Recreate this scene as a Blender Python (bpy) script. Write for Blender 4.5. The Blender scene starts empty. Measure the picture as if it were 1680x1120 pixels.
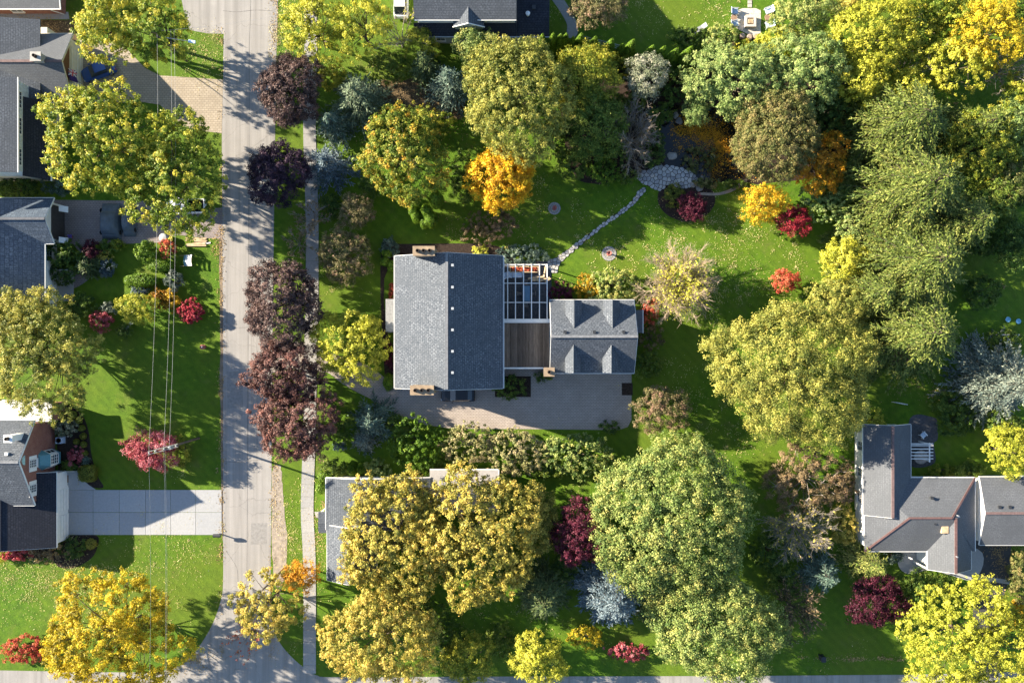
import bpy, math, random
import numpy as np
from mathutils import Vector

# ------------------------------------------------------------------ camera, sky, sun, exposure
sc = bpy.context.scene
COL = sc.collection
CAM_H = 95.0          # drone height above the ground, metres
PPM = 12.0            # photograph pixels (1680 wide) per metre on the ground
cam_d = bpy.data.cameras.new('camera')
cam_d.sensor_width = 36.0
cam_d.lens = 36.0 * CAM_H / (1680.0 / PPM)
cam_d.clip_start = 1.0
cam_d.clip_end = 3000.0
cam = bpy.data.objects.new('camera', cam_d)
cam.location = (0, 0, CAM_H)
cam.rotation_euler = (0, 0, 0)
COL.objects.link(cam)
sc.camera = cam

SUN_EL = math.radians(19.5)
SHADOW_AZ = math.radians(-18.5)                       # direction shadows fall on the ground, from +x
sun_to = Vector((-math.cos(SHADOW_AZ) * math.cos(SUN_EL), -math.sin(SHADOW_AZ) * math.cos(SUN_EL), math.sin(SUN_EL)))
world = bpy.data.worlds.new('World')
sc.world = world
world.use_nodes = True
wn = world.node_tree
sky = wn.nodes.new('ShaderNodeTexSky')
sky.sky_type = 'NISHITA'
sky.sun_disc = False
sky.sun_elevation = SUN_EL
sky.sun_rotation = math.atan2(sun_to.x, sun_to.y)
sky.altitude = 100
sky.dust_density = 0.4
sky.ozone_density = 2.0
wn.links.new(sky.outputs[0], wn.nodes['Background'].inputs[0])
wn.nodes['Background'].inputs[1].default_value = 0.068
sun_d = bpy.data.lights.new('sun', 'SUN')
sun_d.energy = 5.0
sun_d.angle = math.radians(0.5)
sun_d.color = (1.0, 0.88, 0.70)
sun = bpy.data.objects.new('sun', sun_d)
sun.rotation_euler = sun_to.to_track_quat('Z', 'Y').to_euler()
sun.location = (-100, 40, 60)
COL.objects.link(sun)
sc.view_settings.view_transform = 'Standard'
sc.view_settings.look = 'None'
sc.view_settings.gamma = 1.0
sc.view_settings.use_curve_mapping = False
sc.view_settings.exposure = 2.14
sc.cycles.max_bounces = 5
sc.cycles.diffuse_bounces = 3
sc.cycles.transmission_bounces = 4
sc.cycles.use_denoising = True
sc.cycles.denoiser = 'OPENIMAGEDENOISE'
sc.cycles.denoising_input_passes = 'RGB_ALBEDO_NORMAL'
sc.cycles.sample_clamp_indirect = 4.0

R = np.random.default_rng(7)
random.seed(7)

# ------------------------------------------------------------------ helpers
def W(px, py, z=0.0):
    """map point of the survey plan (photograph pixels) at height z -> metres"""
    k = (CAM_H - z) / CAM_H / PPM
    return Vector(((px - 840.0) * k, (560.0 - py) * k, z))

def tag(o, label=None, cat=None, group=None, kind=None):
    if label: o['label'] = label
    if cat: o['category'] = cat
    if group: o['group'] = group
    if kind: o['kind'] = kind
    return o

def empty(name, loc, label=None, cat=None, group=None, rz=0.0):
    o = bpy.data.objects.new(name, None)
    o.empty_display_size = 0.3
    COL.objects.link(o)
    o.location = loc
    o.rotation_euler = (0, 0, rz)
    return tag(o, label, cat, group)

def link_mesh(name, me, mat, parent=None):
    o = bpy.data.objects.new(name, me)
    if mat is not None and not me.materials:
        me.materials.append(mat)
    COL.objects.link(o)
    if parent is not None:
        o.parent = parent
    return o

class MB:
    """collects simple shapes into ONE mesh"""
    def __init__(s):
        s.v = []; s.f = []; s.uv = {}
    def face(s, pts, uv=None):
        n = len(s.v)
        s.v += [tuple(p) for p in pts]
        s.f.append(tuple(range(n, n + len(pts))))
        if uv: s.uv[len(s.f) - 1] = uv
    def box(s, a, b):
        x0, y0, z0 = a; x1, y1, z1 = b
        s.hexa([(x0, y0), (x1, y0), (x1, y1), (x0, y1)], z0, z1)
        return s
    def hexa(s, base, z0, z1):
        n = len(s.v); k = len(base)
        s.v += [(p[0], p[1], z0) for p in base] + [(p[0], p[1], z1) for p in base]
        s.f.append(tuple(n + i for i in reversed(range(k))))
        s.f.append(tuple(n + k + i for i in range(k)))
        for i in range(k):
            j = (i + 1) % k
            s.f.append((n + i, n + j, n + k + j, n + k + i))
        return s
    def slab(s, pts, t, uv=True):
        """planar polygon given counter-clockwise seen from above/front, thickened behind it"""
        P = [Vector(p) for p in pts]
        nrm = (P[1] - P[0]).cross(P[2] - P[0]).normalized()
        Q = [p - nrm * t for p in P]
        k = len(P); n = len(s.v)
        s.v += [tuple(p) for p in P] + [tuple(p) for p in Q]
        s.f.append(tuple(range(n, n + k)))
        if uv:
            up = Vector((0, 0, 1))
            e = up.cross(nrm)
            if e.length < 1e-4: e = Vector((1, 0, 0))
            e.normalize(); g = nrm.cross(e)
            s.uv[len(s.f) - 1] = [(p.dot(e), p.dot(g)) for p in P]
        s.f.append(tuple(n + k + i for i in reversed(range(k))))
        for i in range(k):
            j = (i + 1) % k
            s.f.append((n + j, n + i, n + k + i, n + k + j))
        return s
    def bar(s, p, q, w, h=None, up=(0, 0, 1)):
        """rectangular bar from p to q"""
        p = Vector(p); q = Vector(q); h = h or w
        d = (q - p).normalized()
        u = Vector(up)
        if abs(d.dot(u)) > .95: u = Vector((1, 0, 0))
        a = d.cross(u).normalized() * w / 2; b = a.cross(d).normalized() * h / 2
        n = len(s.v)
        for c in (p, q):
            s.v += [tuple(c - a - b), tuple(c + a - b), tuple(c + a + b), tuple(c - a + b)]
        s.f += [(n, n + 3, n + 2, n + 1), (n + 4, n + 5, n + 6, n + 7)]
        for i in range(4):
            j = (i + 1) % 4
            s.f.append((n + i, n + j, n + 4 + j, n + 4 + i))
        return s
    def tube(s, p, q, r0, r1=None, n=8, caps=True):
        p = Vector(p); q = Vector(q); r1 = r0 if r1 is None else r1
        d = (q - p).normalized(); u = Vector((0, 0, 1))
        if abs(d.z) > .95: u = Vector((1, 0, 0))
        a = d.cross(u).normalized(); b = d.cross(a)
        m = len(s.v)
        for c, r in ((p, r0), (q, r1)):
            for i in range(n):
                t = 2 * math.pi * i / n
                s.v.append(tuple(c + a * math.cos(t) * r + b * math.sin(t) * r))
        for i in range(n):
            j = (i + 1) % n
            s.f.append((m + j, m + i, m + n + i, m + n + j))
        if caps:
            s.f.append(tuple(m + i for i in range(n)))
            s.f.append(tuple(m + n + i for i in reversed(range(n))))
        return s
    def lathe(s, c, prof, n=16):
        m = len(s.v); k = len(prof)
        for r, z in prof:
            for i in range(n):
                t = 2 * math.pi * i / n
                s.v.append((c[0] + r * math.cos(t), c[1] + r * math.sin(t), c[2] + z))
        for a in range(k - 1):
            for i in range(n):
                j = (i + 1) % n
                s.f.append((m + a * n + i, m + a * n + j, m + (a + 1) * n + j, m + (a + 1) * n + i))
        s.f.append(tuple(m + i for i in reversed(range(n))))
        s.f.append(tuple(m + (k - 1) * n + i for i in range(n)))
        return s
    def build(s, name, mat, parent=None, local=False, smooth=False, off=None):
        V = s.v
        if parent is not None and not local:
            o = Vector(parent.location)
            pp = parent.parent
            while pp is not None:
                o = o + Vector(pp.location); pp = pp.parent
            V = [(a - o.x, b - o.y, c - o.z) for a, b, c in V]
        me = bpy.data.meshes.new(name)
        me.from_pydata(V, [], s.f)
        if s.uv:
            L = me.uv_layers.new(name='UVMap')
            for fi, uvs in s.uv.items():
                p = me.polygons[fi]
                for k, li in enumerate(p.loop_indices):
                    L.data[li].uv = uvs[k]
        if smooth:
            me.polygons.foreach_set('use_smooth', [True] * len(me.polygons))
        me.update()
        return link_mesh(name, me, mat, parent)

def smooth_pts(pts, n=6, closed=True):
    P = [Vector((p[0], p[1])) for p in pts]; out = []
    k = len(P)
    rng = range(k) if closed else range(k - 1)
    for i in rng:
        g = lambda j: P[j % k] if closed else P[max(0, min(k - 1, j))]
        p0, p1, p2, p3 = g(i - 1), g(i), g(i + 1), g(i + 2)
        for a in range(n):
            t = a / n
            out.append(0.5 * ((2 * p1) + (-p0 + p2) * t + (2 * p0 - 5 * p1 + 4 * p2 - p3) * t * t + (-p0 + 3 * p1 - 3 * p2 + p3) * t ** 3))
    if not closed: out.append(P[-1])
    return [(p.x, p.y) for p in out]

def sheet(name, pts_px, z, mat, smooth=True, kind='structure', n=6, label=None, cat=None, rough=0.0, parent=None):
    pts = smooth_pts(pts_px, n) if smooth else pts_px
    w = [W(p[0], p[1]) for p in pts]
    if rough:
        w = [Vector((p.x + R.normal(0, rough), p.y + R.normal(0, rough), 0)) for p in w]
    area = sum(w[i].x * w[(i + 1) % len(w)].y - w[(i + 1) % len(w)].x * w[i].y for i in range(len(w)))
    if area < 0: w = w[::-1]
    m = MB(); m.face([(p.x, p.y, z) for p in w])
    o = m.build(name, mat, parent)
    return tag(o, label, cat, None, kind)

# ------------------------------------------------------------------ materials
MATS = {}
class NT:
    def __init__(s, name):
        s.m = bpy.data.materials.new(name); s.m.use_nodes = True
        s.t = s.m.node_tree; s.b = s.t.nodes['Principled BSDF']
        MATS[name] = s.m
    def n(s, typ, **kw):
        nd = s.t.nodes.new(typ)
        for k, v in kw.items(): setattr(nd, k, v)
        return nd
    def l(s, a, b): s.t.links.new(a, b)
    def pos(s): return s.n('ShaderNodeNewGeometry').outputs['Position']
    def noise(s, vec, scale, detail=4, rough=.6, dims='3D'):
        nd = s.n('ShaderNodeTexNoise'); nd.inputs['Scale'].default_value = scale
        nd.inputs['Detail'].default_value = detail; nd.inputs['Roughness'].default_value = rough
        if vec is not None: s.l(vec, nd.inputs['Vector'])
        return nd.outputs['Fac']
    def scale(s, vec, v):
        nd = s.n('ShaderNodeVectorMath', operation='MULTIPLY'); s.l(vec, nd.inputs[0]); nd.inputs[1].default_value = v
        return nd.outputs[0]
    def ramp(s, fac, stops):
        nd = s.n('ShaderNodeValToRGB'); r = nd.color_ramp
        while len(r.elements) < len(stops): r.elements.new(.5)
        for e, (p, c) in zip(r.elements, stops):
            e.position = p; e.color = (*c, 1) if len(c) == 3 else c
        s.l(fac, nd.inputs[0]); return nd.outputs[0]
    def mix(s, fac, a, b, mode='MIX'):
        nd = s.n('ShaderNodeMix', data_type='RGBA', blend_type=mode)
        for inp, v in ((nd.inputs['Factor'], fac), (nd.inputs['A'], a), (nd.inputs['B'], b)):
            if hasattr(v, 'links'): s.l(v, inp)
            elif isinstance(v, (int, float)): inp.default_value = v
            else: inp.default_value = (*v, 1)
        return nd.outputs['Result']
    def bump(s, h, strength, dist):
        nd = s.n('ShaderNodeBump'); nd.inputs['Strength'].default_value = strength; nd.inputs['Distance'].default_value = dist
        s.l(h, nd.inputs['Height']); s.l(nd.outputs[0], s.b.inputs['Normal'])
    def col(s, c):
        if hasattr(c, 'links'): s.l(c, s.b.inputs['Base Color'])
        else: s.b.inputs['Base Color'].default_value = (*c, 1)
    def set(s, rough=.8, spec=.3, metal=0):
        s.b.inputs['Roughness'].default_value = rough
        s.b.inputs['Specular IOR Level'].default_value = spec
        s.b.inputs['Metallic'].default_value = metal
        return s.m

def plain(name, c, rough=.7, var=.25, scale=3.0, spec=.3, metal=0, bump=0.0):
    if name in MATS: return MATS[name]
    t = NT(name); f = t.noise(t.pos(), scale)
    lo = tuple(x * (1 - var) for x in c); hi = tuple(min(1, x * (1 + var)) for x in c)
    t.col(t.ramp(f, [(.3, lo), (.7, hi)]))
    if bump: t.bump(t.noise(t.pos(), scale * 6), bump, .05)
    return t.set(rough, spec, metal)

def m_grass():
    t = NT('grass'); p = t.pos()
    big = t.noise(p, .07, 3); mid = t.noise(p, .9, 4, .65); fine = t.noise(p, 9, 3, .7); blade = t.noise(t.scale(p, (16, 16, 16)), 1, 2, .8)
    c = t.ramp(mid, [(.28, (.030, .090, .005)), (.5, (.070, .165, .008)), (.72, (.125, .225, .012))])
    c = t.mix(t.ramp(big, [(.38, (0, 0, 0)), (.62, (.7, .7, .7))]), c, (.125, .165, .016))
    c = t.mix(t.ramp(fine, [(.35, (0, 0, 0)), (.75, (.5, .5, .5))]), c, (.17, .26, .02))
    c = t.mix(t.ramp(blade, [(.3, (.55, .55, .55)), (.5, (0, 0, 0))]), c, (.016, .045, .006))
    wear = t.noise(p, .33, 5, .65)
    c = t.mix(t.ramp(wear, [(.56, (0, 0, 0)), (.74, (.55, .55, .55))]), c, (.150, .150, .045))
    wv = t.n('ShaderNodeTexWave', wave_type='BANDS', bands_direction='DIAGONAL'); wv.inputs['Scale'].default_value = .42; wv.inputs['Distortion'].default_value = 1.2; wv.inputs['Detail'].default_value = 2; wv.inputs['Detail Scale'].default_value = .6
    t.l(p, wv.inputs['Vector'])
    c = t.mix(t.ramp(wv.outputs['Fac'], [(.3, (.13, .13, .13)), (.65, (0, 0, 0))]), c, (.030, .075, .006))
    t.col(c)
    h = t.n('ShaderNodeMath', operation='ADD'); t.l(fine, h.inputs[0]); t.l(blade, h.inputs[1])
    t.bump(h.outputs[0], .9, .12)
    return t.set(.85, .15)
def m_road():
    t = NT('road_asphalt'); p = t.pos()
    st = t.noise(t.scale(p, (1.4, .03, 1)), 1, 5, .65); gr = t.noise(p, 14, 3, .7); bl = t.noise(p, .25, 4)
    c = t.ramp(st, [(.3, (.225, .212, .198)), (.5, (.312, .296, .278)), (.72, (.378, .360, .340))])
    c = t.mix(t.ramp(bl, [(.45, (0, 0, 0)), (.7, (.5, .5, .5))]), c, (.232, .226, .216))
    c = t.mix(t.ramp(gr, [(.3, (.35, .35, .35)), (.6, (0, 0, 0))]), c, (.13, .12, .11))
    vo = t.n('ShaderNodeTexVoronoi', feature='DISTANCE_TO_EDGE'); vo.inputs['Scale'].default_value = .13
    wob = t.n('ShaderNodeVectorMath', operation='ADD'); ns = t.n('ShaderNodeTexNoise'); ns.inputs['Scale'].default_value = .8
    t.l(p, ns.inputs['Vector']); sc_ = t.scale(ns.outputs['Color'], (1.6, 1.6, 0)); t.l(p, wob.inputs[0]); t.l(sc_, wob.inputs[1])
    t.l(wob.outputs[0], vo.inputs['Vector'])
    c = t.mix(t.ramp(vo.outputs['Distance'], [(.0, (.38, .38, .38)), (.005, (0, 0, 0))]), c, (.10, .09, .085))
    t.col(c); t.bump(gr, .35, .02)
    return t.set(.9, .2)
def m_pavers(name, a, b, mortar, bw=.42, bh=.21, rot=0.0):
    t = NT(name); p = t.pos()
    mp = t.n('ShaderNodeMapping'); mp.inputs['Rotation'].default_value = (0, 0, rot); t.l(p, mp.inputs[0])
    br = t.n('ShaderNodeTexBrick'); t.l(mp.outputs[0], br.inputs['Vector'])
    br.inputs['Scale'].default_value = 1; br.inputs['Brick Width'].default_value = bw; br.inputs['Row Height'].default_value = bh
    br.inputs['Mortar Size'].default_value = .028; br.inputs['Color1'].default_value = (*a, 1); br.inputs['Color2'].default_value = (*b, 1)
    br.inputs['Mortar'].default_value = (*mortar, 1)
    n1 = t.noise(p, .5, 4); n2 = t.noise(p, 7, 2)
    c = t.mix(t.ramp(n1, [(.35, (.45, .45, .45)), (.7, (0, 0, 0))]), br.outputs['Color'], tuple(x * .62 for x in a))
    c = t.mix(t.ramp(n2, [(.35, (.3, .3, .3)), (.65, (0, 0, 0))]), c, tuple(x * .5 for x in b))
    t.col(c); t.bump(br.outputs['Fac'], -.5, .03)
    return t.set(.85, .25)
def m_shingle(name, a, b, dark, row=.30, w=.42):
    t = NT(name); uv = t.n('ShaderNodeUVMap').outputs[0]
    br = t.n('ShaderNodeTexBrick'); t.l(uv, br.inputs['Vector'])
    br.inputs['Scale'].default_value = 1; br.inputs['Brick Width'].default_value = w; br.inputs['Row Height'].default_value = row
    br.inputs['Mortar Size'].default_value = .022; br.inputs['Bias'].default_value = 0
    br.inputs['Color1'].default_value = (*a, 1); br.inputs['Color2'].default_value = (*b, 1); br.inputs['Mortar'].default_value = (*dark, 1)
    p = t.pos(); n1 = t.noise(p, 5.5, 3, .75); n2 = t.noise(p, .35, 4)
    c = t.mix(t.ramp(n1, [(.38, (.75, .75, .75)), (.55, (0, 0, 0))]), br.outputs['Color'], dark)
    c = t.mix(t.ramp(n2, [(.38, (.6, .6, .6)), (.62, (0, 0, 0))]), c, tuple(x * .7 for x in a))
    t.col(c)
    sep = t.n('ShaderNodeSeparateXYZ'); t.l(uv, sep.inputs[0])
    dv = t.n('ShaderNodeMath', operation='DIVIDE'); t.l(sep.outputs[1], dv.inputs[0]); dv.inputs[1].default_value = row
    fr = t.n('ShaderNodeMath', operation='FRACT'); t.l(dv.outputs[0], fr.inputs[0])
    t.bump(fr.outputs[0], -.35, .04)
    return t.set(.9, .2)
def m_brick(name='red_brick', a=(.27, .085, .055), b=(.20, .06, .042), mo=(.32, .24, .20), dk=(.15, .05, .04), bw=.24, bh=.085):
    t = NT(name); tc = t.n('ShaderNodeNewGeometry'); p = tc.outputs['Position']
    sep = t.n('ShaderNodeSeparateXYZ'); t.l(p, sep.inputs[0])
    ad = t.n('ShaderNodeMath', operation='ADD'); t.l(sep.outputs[0], ad.inputs[0]); t.l(sep.outputs[1], ad.inputs[1])
    cb = t.n('ShaderNodeCombineXYZ'); t.l(ad.outputs[0], cb.inputs[0]); t.l(sep.outputs[2], cb.inputs[1])
    br = t.n('ShaderNodeTexBrick'); t.l(cb.outputs[0], br.inputs['Vector']); br.inputs['Scale'].default_value = 1
    br.inputs['Brick Width'].default_value = bw; br.inputs['Row Height'].default_value = bh; br.inputs['Mortar Size'].default_value = .012
    br.inputs['Color1'].default_value = (*a, 1); br.inputs['Color2'].default_value = (*b, 1); br.inputs['Mortar'].default_value = (*mo, 1)
    n1 = t.noise(p, 1.2, 4)
    t.col(t.mix(t.ramp(n1, [(.35, (.4, .4, .4)), (.7, (0, 0, 0))]), br.outputs['Color'], dk))
    t.bump(br.outputs['Fac'], -.4, .01)
    return t.set(.9, .2)
def m_leaf(name, trans=.32, rough=.55, spec=.25):
    t = NT(name)
    at = t.n('ShaderNodeAttribute'); at.attribute_name = 'Col'
    t.l(at.outputs['Color'], t.b.inputs['Base Color']); t.set(rough, spec)
    tr = t.n('ShaderNodeBsdfTranslucent'); t.l(at.outputs['Color'], tr.inputs[0])
    mx = t.n('ShaderNodeMixShader'); mx.inputs[0].default_value = trans
    t.l(t.b.outputs[0], mx.inputs[1]); t.l(tr.outputs[0], mx.inputs[2])
    t.l(mx.outputs[0], t.t.nodes['Material Output'].inputs[0])
    return t.m
def m_wood_deck():
    t = NT('weathered_deck_wood'); p = t.pos()
    oi = t.n('ShaderNodeObjectInfo')
    g = t.noise(t.scale(p, (14, .7, 1)), 1, 4, .7)
    c = t.ramp(g, [(.3, (.095, .075, .060)), (.6, (.20, .165, .135)), (.8, (.27, .235, .20))])
    rr = t.ramp(oi.outputs['Random'], [(0, (.55, .52, .5)), (1, (1.2, 1.15, 1.1))])
    t.col(t.mix(1.0, c, rr, 'MULTIPLY')); t.bump(g, .3, .01)
    return t.set(.85, .2)
def m_water():
    t = NT('pond_water'); p = t.pos()
    n1 = t.noise(p, .5, 4)
    t.col(t.ramp(n1, [(.35, (.006, .009, .010)), (.7, (.022, .016, .010))]))
    t.bump(t.noise(p, 2.5, 2), .08, .03)
    return t.set(.06, .5)
def m_stone(name, a, b, var=True):
    t = NT(name); p = t.pos(); oi = t.n('ShaderNodeObjectInfo')
    n1 = t.noise(p, 3.5, 5, .7)
    c = t.ramp(n1, [(.3, a), (.7, b)])
    if var:
        c = t.mix(1.0, c, t.ramp(oi.outputs['Random'], [(0, (1 - .38 * var, 1 - .38 * var, 1 - .34 * var)), (.5, (.97, .96, .95)), (1, (1 + .25 * var, 1 + .2 * var, 1 + .12 * var))]), 'MULTIPLY')
    t.col(c); t.bump(n1, .6, .04)
    return t.set(.85, .25)

GRASS = m_grass(); ROAD = m_road(); LEAF = m_leaf('leaves'); NEEDLE = m_leaf('needles', .12, .6, .2); LITTER = m_leaf('dry_leaves', .1, .8, .1)
CONC = m_stone('concrete', (.31, .315, .32), (.37, .375, .38), .2); CONC2 = m_stone('concrete_walk', (.27, .265, .258), (.335, .33, .322), .25)
PAVE_MAIN = m_pavers('brown_pavers', (.38, .325, .285), (.46, .40, .35), (.20, .17, .15), .42, .21, math.radians(0))
PAVE_CREAM = m_pavers('cream_pavers', (.36, .30, .225), (.44, .375, .29), (.20, .165, .12), .5, .3)
PAVE_MAUVE = m_pavers('mauve_pavers', (.27, .225, .215), (.33, .28, .27), (.15, .13, .125), .4, .25)
DIRT = plain('bare_earth', (.20, .155, .11), .95, .35, .8, .1, bump=.5)
MULCH = plain('bark_mulch', (.042, .030, .024), .95, .45, 4, .1, bump=.8)
SOIL = plain('leafy_soil', (.105, .075, .042), .95, .45, 1.4, .1, bump=.7)
GRAVEL = plain('gravel_layby', (.30, .255, .205), .95, .3, 2.0, .1, bump=.6)
SH_GREY = m_shingle('grey_shingles', (.098, .112, .132), (.155, .170, .192), (.024, .030, .041))
SH_MID = m_shingle('mid_grey_shingles', (.095, .108, .126), (.13, .144, .166), (.036, .042, .052))
SH_BLUE = m_shingle('shade_blue_shingles', (.072, .100, .140), (.125, .160, .205), (.018, .028, .045), .5, .6)  # blue of the maple's shade is put into these shingle colours
SH_DARK = m_shingle('charcoal_and_shade_shingles', (.030, .034, .046), (.044, .048, .062), (.012, .014, .02))  # real charcoal on the north house; stands for shade on two other roofs
SH_SMOOTH = m_shingle('fine_grey_shingles', (.118, .126, .138), (.138, .146, .158), (.075, .080, .090), .2, .5)
WHITE = plain('white_paint', (.74, .73, .70), .55, .06, 2)
CREAM = plain('cream_paint', (.60, .55, .42), .6, .06, 2)
GREYW = plain('grey_siding', (.38, .40, .40), .7, .1, 3)
TEAL = plain('teal_paint', (.10, .24, .27), .5, .1, 3)
BROWNW = plain('brown_trim', (.16, .075, .035), .6, .15, 3)
BRICK = m_brick()
BUFF = m_brick('buff_chimney_brick', (.36, .27, .18), (.29, .21, .14), (.20, .17, .13), (.17, .13, .09), .42, .16)
DARK = plain('dark_recess', (.012, .012, .012), .9, .2, 4, .1)
IRON = plain('dark_metal', (.03, .032, .035), .5, .2, 5, .4)
GALV = plain('galvanised_metal', (.42, .43, .45), .4, .15, 4, .5, .6)
CEDARW = plain('raw_timber', (.46, .34, .21), .75, .25, 2.5)
POLEW = plain('pole_timber', (.13, .10, .075), .9, .25, 2)
BARK = plain('bark', (.095, .075, .058), .95, .35, 3, .1, bump=.6)
BARKL = plain('pale_bark', (.27, .235, .20), .9, .25, 3, .1)
DECK = m_wood_deck(); WATER = m_water()
FLAG = m_stone('flagstone', (.30, .30, .295), (.46, .455, .44)); BOULD = m_stone('boulder_stone', (.16, .15, .14), (.30, .285, .265))
GLASS = NT('window_glass'); GLASS.col((.03, .042, .055)); GLASS = GLASS.set(.08, .6)
TYRE = plain('rubber', (.02, .02, .02), .85, .1); CHROME = plain('bright_metal', (.55, .56, .58), .25, .05, 3, .5, 1)
LAMPG = plain('lamp_lens', (.75, .78, .80), .2, .03)
ASPH_DARK = plain('new_asphalt', (.055, .056, .060), .85, .2, 1.2, .25, bump=.3)
PATIO_W = m_stone('pale_patio_stone', (.55, .50, .43), (.70, .65, .57)); PATIO_D = m_stone('slate_patio', (.045, .048, .055), (.10, .10, .105))

# ------------------------------------------------------------------ ground, roads, paths
g = MB(); g.face([(-400, -400, 0), (400, -400, 0), (400, 400, 0), (-400, 400, 0)])
tag(g.build('ground', GRASS), kind='structure')

road_px = [(371, -120), (370, 0), (367, 60), (366, 130), (364, 220), (365, 400), (366, 560), (366, 720), (366, 860), (366, 955), (362, 985), (350, 1020), (332, 1052), (308, 1082),
           (282, 1096), (240, 1102), (120, 1101), (0, 1099), (-200, 1096), (-200, 1190), (1900, 1190), (1900, 1105), (1500, 1106), (1200, 1108), (820, 1109), (560, 1110), (520, 1107),
           (498, 1094), (470, 1068), (452, 1040), (445, 1005), (444, 940), (445, 840), (446, 700), (447, 560), (449, 400), (451, 250), (453, 110), (456, 0), (457, -120)]
sheet('road', road_px, .008, ROAD, n=4)
sheet('driveway_apron', [(296, -60), (298, 0), (304, 30), (312, 50), (340, 55), (371, 56), (372, 0), (372, -60)], .004, ROAD, smooth=False)
TAR = plain('tar_seam', (.10, .095, .09), .7, .3, 2)
def seam(pts, w, z):
    P = [W(*p) for p in smooth_pts(pts, 8, closed=False)]; m = MB()
    for a, b in zip(P[:-1], P[1:]):
        d = (b - a).normalized(); n_ = Vector((-d.y, d.x, 0)) * w * R.uniform(.3, .6)
        m.face([a - n_ + Vector((0, 0, z)), b - n_ + Vector((0, 0, z)), b + n_ + Vector((0, 0, z)), a + n_ + Vector((0, 0, z))])
    tag(m.build('road_seam', TAR), kind='structure')
seam([(410, -60), (411, 20), (409, 80), (409, 200), (408, 400), (407, 600), (406, 800), (405, 960), (404, 1060)], .05, .012)
seam([(366, 18), (390, 20), (420, 17), (455, 19)], .05, .012)
seam([(366, 756), (392, 758), (420, 754), (445, 757)], .05, .012)
seam([(372, 905), (388, 930), (392, 960), (405, 990)], .04, .012)
sheet('road_patch', [(372, 610), (398, 608), (399, 668), (373, 670)], .011, plain('patched_asphalt', (.235, .226, .215), .9, .2, 3, .2), smooth=False)
sheet('road_patch', [(412, 858), (438, 857), (438, 892), (411, 893)], .011, MATS['patched_asphalt'], smooth=False)
# concrete sidewalk: one object per slab
side = [(509, -40), (510, 60), (509, 130), (508, 220), (512, 360), (512, 480), (510, 560), (508, 700), (506, 760), (504, 840), (507, 900), (508, 960), (508, 1060), (508, 1104)]
side_s = smooth_pts(side, 30, closed=False)
swp = [W(p[0], p[1]) for p in side_s]
walk = empty('sidewalk', (0, 0, 0)); walk['kind'] = 'structure'
acc = 0; last = swp[0]; cuts = [swp[0]]
for p in swp[1:]:
    acc += (p - last).length; last = p
    if acc >= 1.55: cuts.append(p); acc = 0
cuts.append(swp[-1])
for a, b in zip(cuts[:-1], cuts[1:]):
    d = (b - a).normalized(); s_ = Vector((-d.y, d.x, 0)) * .86
    aa = a + d * .012; bb = b - d * .012; z = .05 + R.normal(0, .003)
    m = MB().hexa([aa - s_, bb - s_, bb + s_, aa + s_][::-1] if (bb - aa).cross(s_).z < 0 else [aa - s_, bb - s_, bb + s_, aa + s_], 0.0, z)
    m.build('slab', CONC2, walk)
# dirt strips along the verge, layby
sheet('bare_verge', [(447, 770), (460, 765), (464, 800), (468, 850), (471, 900), (466, 950), (452, 960), (446, 900), (446, 820)], .012, GRAVEL, rough=.06)
sheet('verge_dirt', [(360, 380), (367, 378), (368, 560), (368, 860), (364, 862), (362, 700), (361, 520)], .004, DIRT, rough=.05)
# main driveway
drive_px = [(446, 562), (470, 560), (500, 562), (530, 575), (560, 585), (598, 596), (622, 612), (640, 626), (655, 632), (655, 600), (1036, 596), (1036, 640), (1036, 688), (1030, 700), (1015, 705), (900, 704), (780, 703),
            (735, 702), (700, 697), (665, 686), (640, 672), (610, 655), (580, 640), (560, 628), (540, 612), (500, 605), (470, 606), (446, 612)]
sheet('paved_driveway', drive_px, .02, PAVE_MAIN, smooth=False)
sheet('cream_paver_drive', [(132, 66), (200, 72), (238, 112), (262, 124), (366, 131), (364, 219), (318, 213), (296, 205), (262, 172), (236, 168), (132, 170)], .016, PAVE_CREAM, smooth=False)
sheet('mauve_paver_drive', [(88, 328), (262, 330), (300, 350), (330, 345), (365, 340), (365, 392), (330, 390), (290, 385), (262, 398), (140, 402), (132, 416), (120, 400), (88, 396)], .016, PAVE_MAUVE, smooth=False)
sheet('curved_garden_path', [(76, 462), (100, 460), (118, 452), (130, 440), (148, 452), (138, 464), (118, 474), (92, 478), (76, 478)], .02, PAVE_MAUVE)
# concrete slabs of the drive by the brick house
drv = empty('concrete_driveway', W(112, 840)); drv['kind'] = 'structure'
xs = [112, 153, 196, 239, 280, 321, 364]
for i in range(6):
    for (ya, yb) in ((803, 840), (840, 877)):
        a = W(xs[i] + .25, yb - .3); b = W(xs[i + 1] - .25, ya + .3)
        MB().box((a.x, a.y, 0), (b.x, b.y, .045 + R.normal(0, .002))).build('slab', CONC, drv)
sheet('front_walk', [(112, 774), (128, 774), (136, 786), (146, 795), (158, 803), (112, 803)], .03, CONC, smooth=False)
sheet('porch_walk', [(516, 839), (540, 838), (540, 848), (519, 849)], .055, CONC2, smooth=False)
sheet('asphalt_drive', [(1590, 880), (1660, 880), (1655, 950), (1640, 1000), (1638, 1112), (1600, 1112), (1596, 1000), (1590, 950)], .012, ASPH_DARK, smooth=False)
sheet('concrete_strip', [(1585, 940), (1656, 951), (1656, 958), (1585, 948)], .018, CONC, smooth=False)
sheet('curved_entry_path', [(1474, 895), (1472, 918), (1478, 934), (1492, 941), (1512, 937), (1530, 935), (1556, 942), (1600, 950), (1604, 900)], .02, CONC)
sheet('side_path', [(0, 20), (112, 20), (114, 32), (0, 32)], .012, CONC, smooth=False)
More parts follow.
